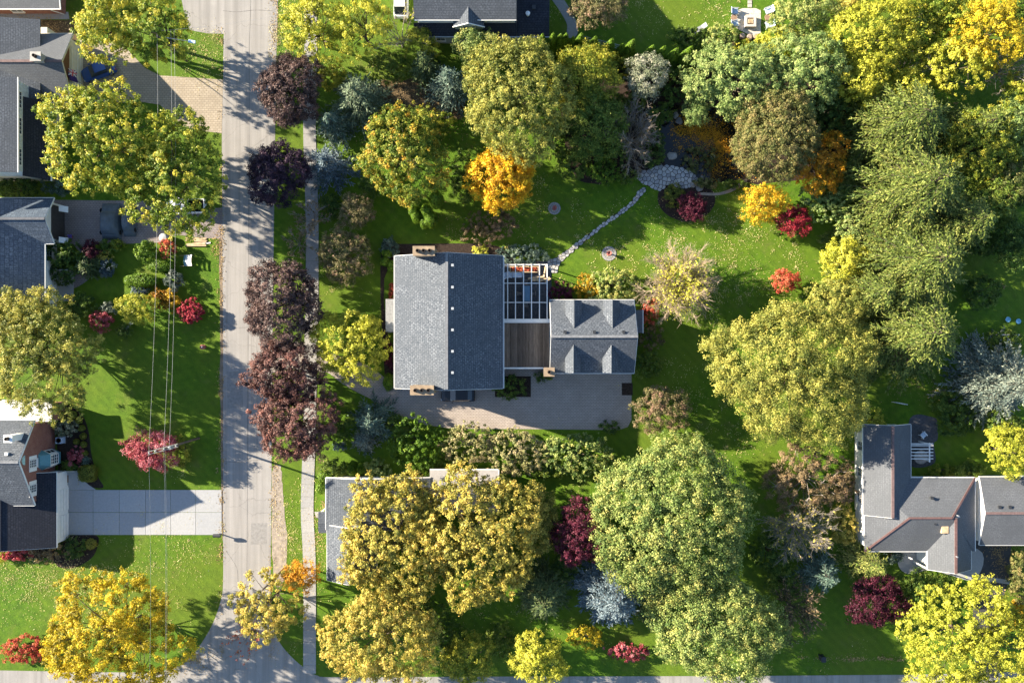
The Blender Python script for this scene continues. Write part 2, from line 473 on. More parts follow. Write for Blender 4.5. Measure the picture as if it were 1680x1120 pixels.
sheet('gravel_path', [(900, -10), (916, -10), (932, 10), (944, 32), (948, 52), (942, 62), (930, 60), (930, 40), (918, 18)], .02, CONC2)
# beds
sheet('mulch_bed', [(1079, 322), (1086, 308), (1110, 300), (1145, 302), (1168, 312), (1173, 332), (1160, 352), (1130, 364), (1100, 356), (1083, 340)], .016, MULCH)
sheet('woodland_floor', [(610, 140), (660, 130), (730, 140), (765, 165), (750, 195), (690, 190), (640, 180)], .004, SOIL, rough=.15)
sheet('shrub_bed', [(930, 100), (1060, 96), (1130, 100), (1250, 100), (1380, 110), (1385, 260), (1260, 300), (1150, 285), (1050, 290), (960, 300), (930, 250)], .008, MULCH, rough=.12)
sheet('foundation_bed', [(628, 396), (650, 400), (790, 400), (830, 412), (826, 432), (640, 432), (650, 640), (634, 636), (628, 560), (624, 470)], .012, MULCH)
sheet('brick_house_bed', [(96, 668), (118, 668), (136, 682), (146, 710), (150, 745), (160, 780), (170, 798), (156, 800), (140, 795), (112, 772), (96, 772)], .008, MULCH)
sheet('corner_bed', [(40, 890), (112, 878), (158, 878), (160, 896), (150, 915), (124, 930), (98, 930), (80, 915), (40, 915)], .012, MULCH)
sheet('courtyard_soil', [(664, 772), (706, 770), (708, 812), (664, 812)], .012, SOIL, smooth=False)
sheet('side_yard_floor', [(0, 32), (130, 34), (140, 58), (120, 70), (0, 70)], .008, SOIL, smooth=False)
sheet('planting_pocket', [(1020, 628), (1038, 628), (1038, 648), (1020, 648)], .03, MULCH, smooth=False)
sheet('planting_pocket', [(812, 617), (871, 617), (871, 651), (812, 651)], .03, MULCH, smooth=False)

# pond
sheet('pond', [(1056, 182), (1075, 176), (1100, 172), (1140, 176), (1180, 180), (1200, 200), (1210, 235), (1222, 275), (1215, 292), (1180, 300), (1140, 298), (1110, 290), (1095, 280), (1088, 255), (1082, 225), (1070, 205)], .03, WATER)
sheet('pond_edge_walk', [(1150, 316), (1180, 316), (1205, 306), (1222, 294), (1225, 298), (1208, 311), (1182, 320), (1150, 320)], .02, GRAVEL)
# flagstones: cells of a Voronoi pattern, each stone its own object
def clip(poly, p, nrm):
    out = []; k = len(poly)
    for i in range(k):
        a, b = poly[i], poly[(i + 1) % k]
        da = (a[0] - p[0]) * nrm[0] + (a[1] - p[1]) * nrm[1]; db = (b[0] - p[0]) * nrm[0] + (b[1] - p[1]) * nrm[1]
        if da <= 0: out.append(a)
        if (da < 0 < db) or (db < 0 < da):
            t = da / (da - db); out.append((a[0] + (b[0] - a[0]) * t, a[1] + (b[1] - a[1]) * t))
    return out
def inside(p, poly):
    c = False; j = len(poly) - 1
    for i in range(len(poly)):
        if (poly[i][1] > p[1]) != (poly[j][1] > p[1]) and p[0] < (poly[j][0] - poly[i][0]) * (p[1] - poly[i][1]) / (poly[j][1] - poly[i][1]) + poly[i][0]: c = not c
        j = i
    return c
def flagging(name, outline_px, size, gap, z0, z1, mat, base_mat):
    out = [tuple(W(p[0], p[1])[:2]) for p in smooth_pts(outline_px, 8)]
    root = sheet(name, outline_px, z0, base_mat, n=8)
    xs_ = [p[0] for p in out]; ys_ = [p[1] for p in out]
    pts = []; tries = 0
    while tries < 5000:
        tries += 1
        q = (R.uniform(min(xs_), max(xs_)), R.uniform(min(ys_), max(ys_)))
        if inside(q, out) and all((q[0] - p[0]) ** 2 + (q[1] - p[1]) ** 2 > (size * .62) ** 2 for p in pts): pts.append(q)
    cx = sum(xs_) / len(xs_); cy = sum(ys_) / len(ys_)
    ghosts = []
    for i, p in enumerate(out):
        a = out[i - 1]; b = out[(i + 1) % len(out)]
        t = (b[0] - a[0], b[1] - a[1]); L = math.hypot(*t) or 1; nn = (t[1] / L, -t[0] / L)
        if inside((p[0] + nn[0] * .05, p[1] + nn[1] * .05), out): nn = (-nn[0], -nn[1])
        ghosts.append((p[0] + nn[0] * size * .42, p[1] + nn[1] * size * .42))
    allp = pts + ghosts
    for p in pts:
        poly = [(p[0] + size * 1.1 * math.cos(t), p[1] + size * 1.1 * math.sin(t)) for t in [2 * math.pi * i / 10 for i in range(10)]]
        for q in allp:
            d = (q[0] - p[0], q[1] - p[1]); L = math.hypot(*d)
            if L < 1e-6 or L > size * 2.6: continue
            nrm = (d[0] / L, d[1] / L); h = L / 2 - gap / 2
            poly = clip(poly, (p[0] + nrm[0] * h, p[1] + nrm[1] * h), nrm)
            if len(poly) < 3: break
        if len(poly) < 3: continue
        m = MB(); m.hexa(poly, z0 - .01, z1 + R.normal(0, .006)); m.build('stone', mat, root)
    return root
flagging('flagstone_patio', [(1045, 290), (1058, 280), (1085, 272), (1112, 274), (1132, 281), (1143, 292), (1142, 302), (1128, 308), (1112, 308), (1098, 302), (1084, 312), (1070, 309), (1054, 300)], .74, .075, .03, .085, FLAG, MULCH)
flagging('flagstone_path', [(906, 448), (898, 438), (900, 428), (914, 421), (930, 410), (950, 395), (975, 377), (1000, 358), (1025, 340), (1040, 325), (1048, 312), (1060, 308), (1054, 320), (1040, 335), (1022, 350), (998, 366), (975, 384), (955, 400), (938, 414), (926, 424), (918, 434), (914, 446)], .58, .065, .02, .06, FLAG, MULCH)

def rock(name, c, r, mat, label=None, cat=None, group=None, flat=.6, seed=0, parent=None):
    rr = np.random.default_rng(seed)
    import bmesh
    bm = bmesh.new(); bmesh.ops.create_icosphere(bm, subdivisions=2, radius=1)
    ph = rr.uniform(0, 6, 9)
    sx, sy = rr.uniform(.75, 1.25, 2)
    for v in bm.verts:
        n = 1 + .16 * math.sin(3 * v.co.x + ph[0]) + .14 * math.sin(4 * v.co.y + ph[1]) + .12 * math.sin(5 * v.co.z + ph[2] + 2 * v.co.x) + rr.normal(0, .05)
        v.co = Vector((v.co.x * n * r * sx, v.co.y * n * r * sy, v.co.z * n * r * flat))
    me = bpy.data.meshes.new(name); bm.to_mesh(me); bm.free()
    o = link_mesh(name, me, mat); o.location = (c[0], c[1], c[2] + r * flat * .4)
    return tag(o, label, cat, group)
for i, (px, py, r, lb) in enumerate([(1107, 190, .55, 'mossy grey boulder at the head of the dark pond'), (1113, 199, .42, 'paler boulder just below the mossy one in the pond'),
                                    (1103, 256, .5, 'flat pale stone standing alone in the dark lower pond water'), (1138, 303, .6, 'rough grey boulder at the east end of the flagstone patio'),
                                    (1148, 309, .5, 'weathered rock between the mulch bed and the pond edge'), (1152, 292, .35, 'small dark rock on the pond margin beside the flagstones'),
                                    (1092, 178, .35, 'small rock on the north rim of the pond')]):
    rock('boulder', W(px, py, .02), r, BOULD, lb, 'boulder', 'boulders around the pond', .55, i + 3)
# floating aerator ring and a small ring of stones
def ring(name, c, r, t, mat, label, cat):
    m = MB(); n = 18; k = 6
    for i in range(n):
        a0 = 2 * math.pi * i / n; a1 = 2 * math.pi * (i + 1) / n
        for j in range(k):
            b0 = 2 * math.pi * j / k; b1 = 2 * math.pi * (j + 1) / k
            f = lambda a, b: ((r + t * math.cos(b)) * math.cos(a), (r + t * math.cos(b)) * math.sin(a), t * math.sin(b) + t)
            m.face([f(a0, b0), f(a1, b0), f(a1, b1), f(a0, b1)])
    o = m.build(name, mat); o.location = c
    return tag(o, label, cat)
ring('pond_float_ring', W(1169, 257, .06), .22, .10, WHITE, 'small white floating ring on the brown pond water', 'float ring')
ring('garden_hoop', W(1083, 272, .03), .26, .04, BARKL, 'thin pale hoop lying at the patio corner by the pond', 'hoop')

# ------------------------------------------------------------------ buildings
def gable_roof(parent, x0, x1, y0, y1, ze, zr, axis, mat, ridge=None, t=.16, cap=None, trim=None, sides='eaves_rakes'):
    """axis 'y': ridge runs along y; axis 'x': along x. Returns the roof part."""
    m = MB()
    if axis == 'y':
        c = (x0 + x1) / 2 if ridge is None else ridge
        m.slab([(x0, y1, ze), (x0, y0, ze), (c, y0, zr), (c, y1, zr)], t)
        m.slab([(x1, y0, ze), (x1, y1, ze), (c, y1, zr), (c, y0, zr)], t)
        r0, r1 = (c, y0 - .01, zr), (c, y1 + .01, zr)
        ed = [((x0, y0, ze), (x0, y1, ze)), ((x1, y0, ze), (x1, y1, ze))]
        rk = [((x0, y, ze), (c, y, zr)) for y in (y0, y1)] + [((x1, y, ze), (c, y, zr)) for y in (y0, y1)]
    else:
        c = (y0 + y1) / 2 if ridge is None else ridge
        m.slab([(x0, y0, ze), (x1, y0, ze), (x1, c, zr), (x0, c, zr)], t)
        m.slab([(x1, y1, ze), (x0, y1, ze), (x0, c, zr), (x1, c, zr)], t)
        r0, r1 = (x0 - .01, c, zr), (x1 + .01, c, zr)
        ed = [((x0, y0, ze), (x1, y0, ze)), ((x0, y1, ze), (x1, y1, ze))]
        rk = [((x, y0, ze), (x, c, zr)) for x in (x0, x1)] + [((x, y1, ze), (x, c, zr)) for x in (x0, x1)]
    roof = m.build('roof', mat, parent)
    cm = MB(); d = (Vector(r1) - Vector(r0)).normalized(); side = Vector((-d.y, d.x, 0)) * .16
    cm.hexa([Vector(r0) - side, Vector(r1) - side, Vector(r1) + side, Vector(r0) + side], zr - .05, zr + .035)
    cm.build('ridge_cap', cap or mat_plain(mat), roof)
    tr = MB()
    for a, b in ed: tr.bar(Vector(a) - Vector((0, 0, .12)), Vector(b) - Vector((0, 0, .12)), .13, .2)
    for a, b in rk: tr.bar(Vector(a) - Vector((0, 0, .15)), Vector(b) - Vector((0, 0, .15)), .1, .2)
    tr.build('fascia', trim or WHITE, roof)
    return roof
def mat_plain(mat):
    return {'grey_shingles': plain('ridge_grey', (.17, .175, .185), .9), 'mid_grey_shingles': plain('ridge_mid', (.17, .165, .16), .9),
            'shade_blue_shingles': plain('ridge_slate', (.10, .105, .12), .9), 'charcoal_and_shade_shingles': plain('ridge_char', (.04, .042, .05), .9),
            'fine_grey_shingles': plain('ridge_fine', (.15, .10, .095), .9)}[mat.name]
def gable_walls(parent, x0, x1, y0, y1, ze, zr, axis, mat, ridge=None, name='wall'):
    m = MB()
    if axis == 'y':
        c = (x0 + x1) / 2 if ridge is None else ridge
        a = [(x0, y0, 0), (x1, y0, 0), (x1, y0, ze), (c, y0, zr), (x0, y0, ze)]
        b = [(p[0], y1, p[2]) for p in a]
    else:
        c = (y0 + y1) / 2 if ridge is None else ridge
        a = [(x1, y0, 0), (x1, y1, 0), (x1, y1, ze), (x1, c, zr), (x1, y0, ze)]
        b = [(x0, p[1], p[2]) for p in a]
    m.face(a); m.face(b[::-1])
    for i in range(5):
        j = (i + 1) % 5
        m.face([a[j], a[i], b[i], b[j]])
    return m.build(name, mat, parent)
def box_part(parent, name, a, b, mat):
    return MB().box(a, b).build(name, mat, parent)
def window(parent, c, n, w, h, shutters=None, cols=2, rows=2, sill=True, fr=WHITE, name='window', flat=False):
    """c centre on the wall plane, n outward wall normal"""
    c = Vector(c); n = Vector(n).normalized(); u = Vector((0, 0, 1)).cross(n).normalized(); up = Vector((0, 0, 1))
    m = MB()
    for sx in (-1, 1): m.bar(c + u * sx * w / 2 - up * (h / 2 + .05) + n * .03, c + u * sx * w / 2 + up * (h / 2 + .05) + n * .03, .1, .1, up=n)
    for sz in (-1, 1): m.bar(c + up * sz * h / 2 - u * (w / 2 - .05) + n * .03, c + up * sz * h / 2 + u * (w / 2 - .05) + n * .03, .1, .1, up=n)
    o = m.build(name, fr, parent)
    if flat: o = parent
    g_ = MB(); a, b = u * (w / 2 - .04), up * (h / 2 - .04); q = c + n * .035
    g_.face([q - a - b, q + a - b, q + a + b, q - a + b]); g_.build('pane', GLASS, o)
    mu = MB()
    for i in range(1, cols):
        x = -w / 2 + w * i / cols; mu.bar(c + u * x - up * (h / 2 - .06) + n * .05, c + u * x + up * (h / 2 - .06) + n * .05, .05, .035, up=n)
    for j in range(1, rows):
        z = -h / 2 + h * j / rows; mu.bar(c + up * z - u * (w / 2 - .06) + n * .055, c + up * z + u * (w / 2 - .06) + n * .055, .05, .035, up=n)
    if cols > 1 or rows > 1: mu.build('muntin', fr, o)
    if sill:
        MB().bar(c - up * (h / 2 + .11) - u * (w / 2 + .1) + n * .08, c - up * (h / 2 + .11) + u * (w / 2 + .1) + n * .08, .2, .07).build('sill', fr, o)
    if shutters:
        for sx in (-1, 1):
            k = c + u * sx * (w / 2 + .3) + n * .03
            MB().bar(k - up * (h / 2 + .05), k + up * (h / 2 + .05), .44, .06, up=n).build('shutter', shutters, o)
    return o
def chimney(parent, x, y, w, d, z0, z1, mat, flues=1, axis='x'):
    o = box_part(parent, 'chimney', (x - w / 2, y - d / 2, z0), (x + w / 2, y + d / 2, z1), mat)
    box_part(o, 'cap', (x - w / 2 - .1, y - d / 2 - .1, z1), (x + w / 2 + .1, y + d / 2 + .1, z1 + .14), mat)
    for i in range(flues):
        q = (i + .5) / flues - .5
        fx = x + q * (w - .3) if axis == 'x' else x; fy = y + (q * (d - .3) if axis == 'y' else 0)
        f = MB(); f.lathe((fx, fy, z1 + .14), [(.25, 0), (.22, .38), (.17, .38), (.15, .02)], 10); f.build('flue', plain('dark_flue', (.05, .04, .036), .9), o)  # flue is one dark tone inside and out
    return o
def roof_vent(roof, x, y, z, mat=WHITE, s=.3):
    m = MB().box((x - s * .5, y - s * .5, z - .1), (x + s * .5, y + s * .5, z + .16)); m.box((x - s * .65, y - s * .65, z + .16), (x + s * .65, y + s * .65, z + .22))
    return m.build('vent', mat, roof)

# ---- central house
A = empty('main_house', (-8, 2.5, 0), 'large central house with a steep two-tone grey gable roof and two stone chimneys', 'house')
gable_walls(A, -14.5, -1.6, -5.55, 10.5, 6.0, 9.12, 'y', GREYW, -8.05)
rA = gable_roof(A, -15.0, -1.15, -6.0, 10.95, 6.0, 9.4, 'y', SH_GREY, -8.05, trim=WHITE)
MB().box((-15.0 - .14, -6, 5.82), (-15.0 - .02, 10.95, 5.98)).build('gutter', WHITE, rA)
MB().box((-1.13, -6, 5.82), (-1.0, 10.95, 5.98)).build('gutter', WHITE, rA)
chimney(A, W(695, 410, 10.2).x, 11.05, 2.5, 1.0, 0, 10.0, BUFF, 3)
chimney(A, W(692, 637, 10.2).x, -5.95, 2.7, 1.0, 0, 10.0, BUFF, 3)
for py in (435, 471, 506, 541, 576, 611):
    p = W(739, py, 9.2); roof_vent(rA, -7.35, p.y, 9.08, plain('vent_alloy', (.34, .36, .38), .5, .1, 3), .24)
for y in (-3.5, 0.2, 5.0, 8.4):
    window(A, (-14.5, y, 4.4), (-1, 0, 0), 1.1, 1.5, IRON); window(A, (-14.5, y, 1.6), (-1, 0, 0), 1.1, 1.6, IRON)
for x in (-12.2, -5.2, -3.2):
    window(A, (x, -5.55, 4.4), (0, -1, 0), 1.0, 1.5); window(A, (x, -5.55, 1.6), (0, -1, 0), 1.0, 1.6); window(A, (x, 10.5, 4.4), (0, 1, 0), 1.0, 1.5)
po = box_part(A, 'portico', (-16.7, 1.3, 2.95), (-14.52, 5.6, 3.2), SH_MID if False else plain('portico_roof', (.24, .24, .235), .9, .2, 4))
for y in (1.5, 5.4):
    MB().tube((-16.5, y, 0), (-16.5, y, 2.95), .14, .12, 10).build('column', WHITE, po)
box_part(A, 'front_door', (-14.56, 2.9, .1), (-14.48, 4.0, 2.3), BROWNW)
box_part(A, 'step', (-16.9, 1.2, 0), (-14.51, 5.7, .18), FLAG)
# link block with roof deck
box_part(A, 'link_wall', (-1.59, -3.2, 0), (5.3, 2.3, 3.05), GREYW)
dk = box_part(A, 'deck_base', (-1.12, -3.4, 3.05), (4.92, 2.45, 3.13), plain('deck_joist', (.05, .04, .032), .9))
npl = 30; wd = 6.0 / npl
for i in range(npl):
    x = -1.1 + i * wd
    box_part(dk, 'plank', (x + .012, -3.35 + R.uniform(0, .03), 3.131), (x + wd - .012, 2.4, 3.172 + R.normal(0, .004)), DECK)
for (ya, yb, nm) in ((2.46, 2.98, 'fascia'), (-3.62, -3.41, 'fascia')):
    box_part(A, nm, (-1.14, ya, 2.85), (5.1, yb, 3.24), WHITE)
box_part(A, 'entry_door', (1.3, -3.27, .1), (2.3, -3.19, 2.2), WHITE)
window(A, (-.2, -3.2, 1.5), (0, -1, 0), 1.0, 1.2)
# coach house wing
B_ = empty('coach_house', (10.4, .6, 0), 'grey shingled coach house with four gabled dormers beside the paved court', 'house')
gable_walls(B_, 5.3, 15.5, -3.8, 5.05, 4.5, 6.95, 'x', GREYW, .63)
rB = gable_roof(B_, 4.95, 15.9, -4.13, 5.4, 4.5, 7.2, 'x', SH_GREY, .63)
def dormer(parent, x, yf, sgn, ridge_z, hw, eave_drop, slope, mat, wall):
    """gabled dormer whose front stands at y=yf looking along sgn*y on a roof ridge at y=.63"""
    back = lambda z: .63 + sgn * (7.2 - z) / slope
    ze = ridge_z - eave_drop
    m = MB()
    yb, ye = back(ridge_z), back(ze)
    L = [(x - hw, yf, ze), (x - hw, ye, ze), (x, yb, ridge_z), (x, yf, ridge_z)]
    Rr = [(x + hw, ye, ze), (x + hw, yf, ze), (x, yf, ridge_z), (x, yb, ridge_z)]
    if sgn > 0: L = L; Rr = Rr
    else: L = L[::-1]; Rr = Rr[::-1]
    for q in (L, Rr):
        P = [Vector(p) for p in q]
        if (P[1] - P[0]).cross(P[2] - P[0]).z < 0: q = q[::-1]
        m.slab([(a, b, c + .05) for a, b, c in q], .1)
    d = m.build('dormer', mat, parent)
    y1 = yf - sgn * .15; w = MB()
    front = [(x - hw + .12, y1, 4.3), (x + hw - .12, y1, 4.3), (x + hw - .12, y1, ze), (x, y1, ridge_z - .05), (x - hw + .12, y1, ze)]
    w.slab(front if sgn < 0 else front[::-1], .12)
    for s in (-1, 1):
        xx = x + s * (hw - .14); q = [(xx, y1, 4.3), (xx, y1, ze + .02), (xx, ye, ze + .02)]
        w.face(q)
    w.build('dormer_wall', wall, d)
    window(parent, (x, y1, (4.3 + ze) / 2 + .2), (0, sgn, 0), hw * 1.0, .8)
slope = 2.7 / 4.77
for px in (942, 1005): dormer(B_, W(px, 500, 6.6).x, 5.3, 1, 6.6, 1.05, 1.0, slope, SH_GREY, WHITE)
for px in (941, 1003): dormer(B_, W(px, 600, 6.6).x, -4.03, -1, 6.6, 1.0, .95, slope, SH_GREY, WHITE)
for px in (927, 975, 1023):
    p = W(px, 545, 7); roof_vent(rB, p.x, 1.2, 6.9, IRON, .28)
chimney(B_, W(901, 609, 6.2).x, -3.9, 1.2, .95, 0, 6.0, BUFF, 1)
an = box_part(B_, 'annex_wall', (15.52, 1.35, 0), (17.0, 4.0, 2.85), GREYW)
box_part(B_, 'annex_roof', (15.92, 1.15, 2.86), (17.3, 4.15, 3.0), SH_MID if False else plain('flat_felt', (.10, .105, .12), .9, .15, 3))
MB().bar((17.35, 1.1, 2.95), (17.35, 4.2, 2.95), .1, .14).build('gutter', WHITE, B_)
for x in (7.0, 10.2, 13.4): 
    box_part(B_, 'garage_door', (x - 1.25, -3.88, .05), (x + 1.25, -3.79, 2.3), WHITE)
for y in (-2, 3.0): window(B_, (15.5, y - .6, 1.7), (1, 0, 0), .9, 1.2)

# pergola over the patio
sheet('patio', [(820, 428), (904, 428), (906, 535), (820, 535)], .036, PATIO_D, smooth=False)
PG = empty('pergola', (1.75, 6.6, 0), 'white square-grid pergola over the dark patio beside the central house', 'pergola')
zp = 3.2
xv = [W(px, 480, zp).x for px in (825.5, 833, 845.7, 859, 872, 885, 897.5)]
yv = [W(860, py, zp).y for py in (434, 464.5, 496)]
for x in xv: MB().box((x - .06, 2.99, zp), (x + .06, yv[0] + .06, zp + .16)).build('rafter', WHITE, PG)
for y in yv: MB().box((xv[0] - .05, y - .05, zp - .14), (xv[-1] + .06, y + .05, zp - .003)).build('beam', WHITE, PG)
for x in (xv[0] + .1, xv[3], xv[-1]):
    MB().box((x - .07, yv[0] - .07, 0), (x + .07, yv[0] + .07, zp - .143)).build('post', WHITE, PG)
# patio furniture under the pergola
def planter_box(name, c, l, w, h, mat, label, flower):
    o = empty(name, c, label, 'planter')
    m = MB(); t = .12
    m.box((-l / 2, -w / 2, 0), (l / 2, -w / 2 + t, h)); m.box((-l / 2, w / 2 - t, 0), (l / 2, w / 2, h))
    m.box((-l / 2, -w / 2 + t, 0), (-l / 2 + t, w / 2 - t, h)); m.box((l / 2 - t, -w / 2 + t, 0), (l / 2, w / 2 - t, h))
    m.build('box', mat, o, local=True)
    MB().box((-l / 2 + t, -w / 2 + t, 0), (l / 2 - t, w / 2 - t, h - .12)).build('soil', MULCH, o, local=True)
    return o
pl = planter_box('raised_planter', W(860, 442, .3), 3.9, .85, .5, CEDARW, 'long timber planter of orange flowers under the north edge of the pergola', None); pl.location.z = .04
def patio_chair(name, c, rz, mat, cush, label, group=None, s=1.0):
    o = empty(name, c, label, 'chair', group, rz)
    w = .68 * s
    MB().box((-w / 2, -.32 * s, .30), (w / 2, .32 * s, .42)).build('seat', cush, o, local=True)
    MB().slab([(-w / 2, .30 * s, .42), (w / 2, .30 * s, .42), (w / 2, .48 * s, .95), (-w / 2, .48 * s, .95)], .08, uv=False).build('backrest', cush, o, local=True)
    for sx in (-1, 1):
        MB().box((sx * w / 2 - .05, -.34 * s, .56), (sx * w / 2 + .05, .36 * s, .62)).build('armrest', mat, o, local=True)
        for y in (-.3 * s, .3 * s):
            MB().box((sx * w / 2 - .04, y - .04, 0), (sx * w / 2 + .04, y + .04, .56)).build('leg', mat, o, local=True)
    return o
def round_table(name, c, r, h, mat, label, cat='table', group=None):
    o = empty(name, c, label, cat, group)
    MB().lathe((0, 0, h - .06), [(r * .94, 0), (r, .02), (r, .045), (r * .96, .06)], 24).build('top', mat, o, local=True)
    MB().lathe((0, 0, 0), [(r * .5, 0), (r * .48, .03), (.06, .08), (.05, h - .06)], 14).build('pedestal', mat, o, local=True)
    return o
BLUEC = plain('blue_cushion', (.12, .22, .34), .8, .1)
PALEC = plain('pale_blue_cushion', (.45, .55, .66), .8, .08)
patio_chair('patio_chair', W(829, 451.5, .04), math.radians(200), GALV, PALEC, 'pale blue patio chair closest to the main house wall', 'pale patio chairs under the pergola')
patio_chair('patio_chair', W(837.5, 450, .04), math.radians(170), GALV, PALEC, 'pale blue patio chair between its twin and the loveseat', 'pale patio chairs under the pergola')
ls = empty('loveseat', W(849, 450, .04), 'pale blue two-seat garden sofa south of the timber planter', 'sofa', None, math.radians(180))
MB().box((-.62, -.3, .3), (.62, .3, .42)).build('seat', PALEC, ls, local=True)
MB().slab([(-.62, .28, .42), (.62, .28, .42), (.62, .44, .9), (-.62, .44, .9)], .08, uv=False).build('backrest', PALEC, ls, local=True)
for sx in (-1, 1):
    MB().box((sx * .66 - .05, -.32, 0), (sx * .66 + .05, .34, .58)).build('arm', GALV, ls, local=True)
tb = empty('patio_table', W(863.5, 482, .04), 'long blue-grey patio table in the middle of the pergola', 'table')
MB().box((-.5, -1.05, .68), (.5, 1.05, .74)).build('top', plain('blue_glass_top', (.10, .20, .30), .15, .1, 2, .5), tb, local=True)
for sx in (-.42, .42):
    for sy in (-.95, .95): MB().box((sx - .03, sy - .03, 0), (sx + .03, sy + .03, .68)).build('leg', GALV, tb, local=True)
for dx, dy, rz, lb in ((-.85, 0, 90, 'dark dining chair on the west side of the patio table'), (.85, 0, -90, 'dark dining chair on the east side of the patio table'), (0, 1.4, 0, 'dark dining chair at the north end of the patio table'), (0, -1.4, 180, 'dark dining chair at the south end of the patio table')):
    p = W(863.5, 482, .04); patio_chair('dining_chair', (p.x + dx, p.y + dy, .04), math.radians(rz), IRON, plain('taupe_cushion', (.16, .15, .14), .8), lb, 'dining chairs round the patio table', .75)
for i, (px, py, rz) in enumerate([(880, 456, 6), (884, 459.5, 2), (894, 446, 80), (892, 459, 15), (899, 460, 30)]):
    c = W(px, py, .04); l = (2.3, 1.9, 1.5, 1.7, .9)[i]
    lb = ('longest pale log lying under the pergola edge', 'second pale log lying along the longest one', 'log end standing across at the pergola corner', 'short split log beside the pergola corner post', 'stubby log piece nearest the purple shrub')[i]
    o = MB().tube((-l / 2, 0, .17), (l / 2, 0, .17), .17, .15, 10).build('log', CEDARW, None); o.location = c; o.rotation_euler = (0, 0, math.radians(rz)); tag(o, lb, 'log', 'logs by the pergola corner')

# ---- house at the top centre
Cc = empty('north_house', (-4, 44, 0), 'grey-and-charcoal roofed house with a small white gabled dormer at the top edge', 'house')
box_part(Cc, 'wall', (-12.4, 40.7, 0), (4.4, 56, 3.3), GREYW)
box_part(Cc, 'clerestory_wall', (-12.2, 41.6, 3.2), (.4, 55, 5.4), WHITE)
lo = MB(); lo.slab([(-12.85, 40.25, 3.25), (.6, 40.25, 3.25), (.6, 41.58, 4.2), (-12.85, 41.58, 4.2)], .15); lr = lo.build('lower_roof', SH_DARK, Cc)
MB().bar((-12.9, 40.18, 3.15), (4.95, 40.18, 3.15), .12, .15).build('gutter', GALV, lr)
up = MB(); up.slab([(-12.6, 41.42, 5.45), (.55, 41.42, 5.45), (.55, 49, 8.6), (-12.6, 49, 8.6)], .15)
up.slab([(.55, 57, 5.4), (-12.6, 57, 5.4), (-12.6, 49, 8.6), (.55, 49, 8.6)], .15); ur = up.build('upper_roof', SH_MID, Cc)
MB().bar((-12.6, 41.38, 5.36), (.55, 41.38, 5.36), .1, .16).build('fascia', WHITE, ur)
ea = MB(); ea.slab([(.62, 40.25, 3.27), (4.9, 40.25, 3.27), (4.9, 49.5, 6.4), (.62, 49.5, 6.4)], .15); er = ea.build('east_roof', SH_DARK, Cc)
p = W(866, 23, 4.3); MB().lathe((p.x, p.y, 4.0), [(.22, 0), (.22, .45), (.3, .5), (.05, .62)], 12).build('vent', WHITE, er)
p = W(876, 12, 4.6); roof_vent(er, p.x, p.y, 4.45, IRON, .4)
# dormer
xd = W(769, 45, 5).x
dm = MB(); hw = 1.85
dm.slab([(xd - hw - .15, 40.75, 5.0), (xd, 40.75, 6.05), (xd, 45.4, 6.05), (xd - hw - .15, 45.4, 5.0)], .12)
dm.slab([(xd, 40.75, 6.05), (xd + hw + .15, 40.75, 5.0), (xd + hw + .15, 45.4, 5.0), (xd, 45.4, 6.05)], .12)
dmr = dm.build('dormer_roof', SH_MID, Cc)
dw = MB(); dw.slab([(xd - hw, 40.95, 3.6), (xd + hw, 40.95, 3.6), (xd + hw, 40.95, 4.98), (xd, 40.95, 5.95), (xd - hw, 40.95, 4.98)], .15)
dw.box((xd - hw, 41.11, 3.6), (xd - hw + .12, 43.5, 4.95)); dw.box((xd + hw - .12, 41.11, 3.6), (xd + hw, 43.5, 4.95))
dwo = dw.build('dormer_wall', GREYW, Cc)
tr = MB(); tr.bar((xd - hw - .2, 40.7, 4.92), (xd, 40.7, 6.0), .1, .16); tr.bar((xd, 40.7, 6.0), (xd + hw + .2, 40.7, 4.92), .1, .16); tr.build('bargeboard', WHITE, dmr)
for sx in (-.45, .45): window(Cc, (xd + sx, 40.95, 4.55), (0, -1, 0), .75, .75, rows=2, cols=1, sill=False)
for x in (-9.6, -1.2, 2.6): window(Cc, (x, 40.7, 1.7), (0, -1, 0), 1.2, 1.3)

# ---- house at the far top left corner (only its south side shows)
D = empty('corner_house', (-65, 48, 0), 'brick house with pale flat eaves cut by the upper left corner', 'house')
box_part(D, 'wall', (-80, 44.75, 0), (-61.0, 56, 2.4), BRICK)
rd = MB(); rd.slab([(-82, 44.3, 2.45), (-60.2, 44.3, 2.45), (-60.2, 52, 3.4), (-82, 52, 3.4)], .14); rdo = rd.build('roof', SH_SMOOTH, D)
MB().bar((-82, 44.22, 2.4), (-60.1, 44.22, 2.4), .12, .16).build('fascia', WHITE, rdo); MB().bar((-60.15, 44.3, 2.42), (-60.15, 52, 3.37), .1, .16).build('fascia', WHITE, rdo)
MB().bar((-61.5, 44.15, 2.3), (-61.2, 44.65, .1), .09).build('downspout', WHITE, D)
window(D, (-67, 44.75, 1.2), (0, -1, 0), 1.5, 1.1)

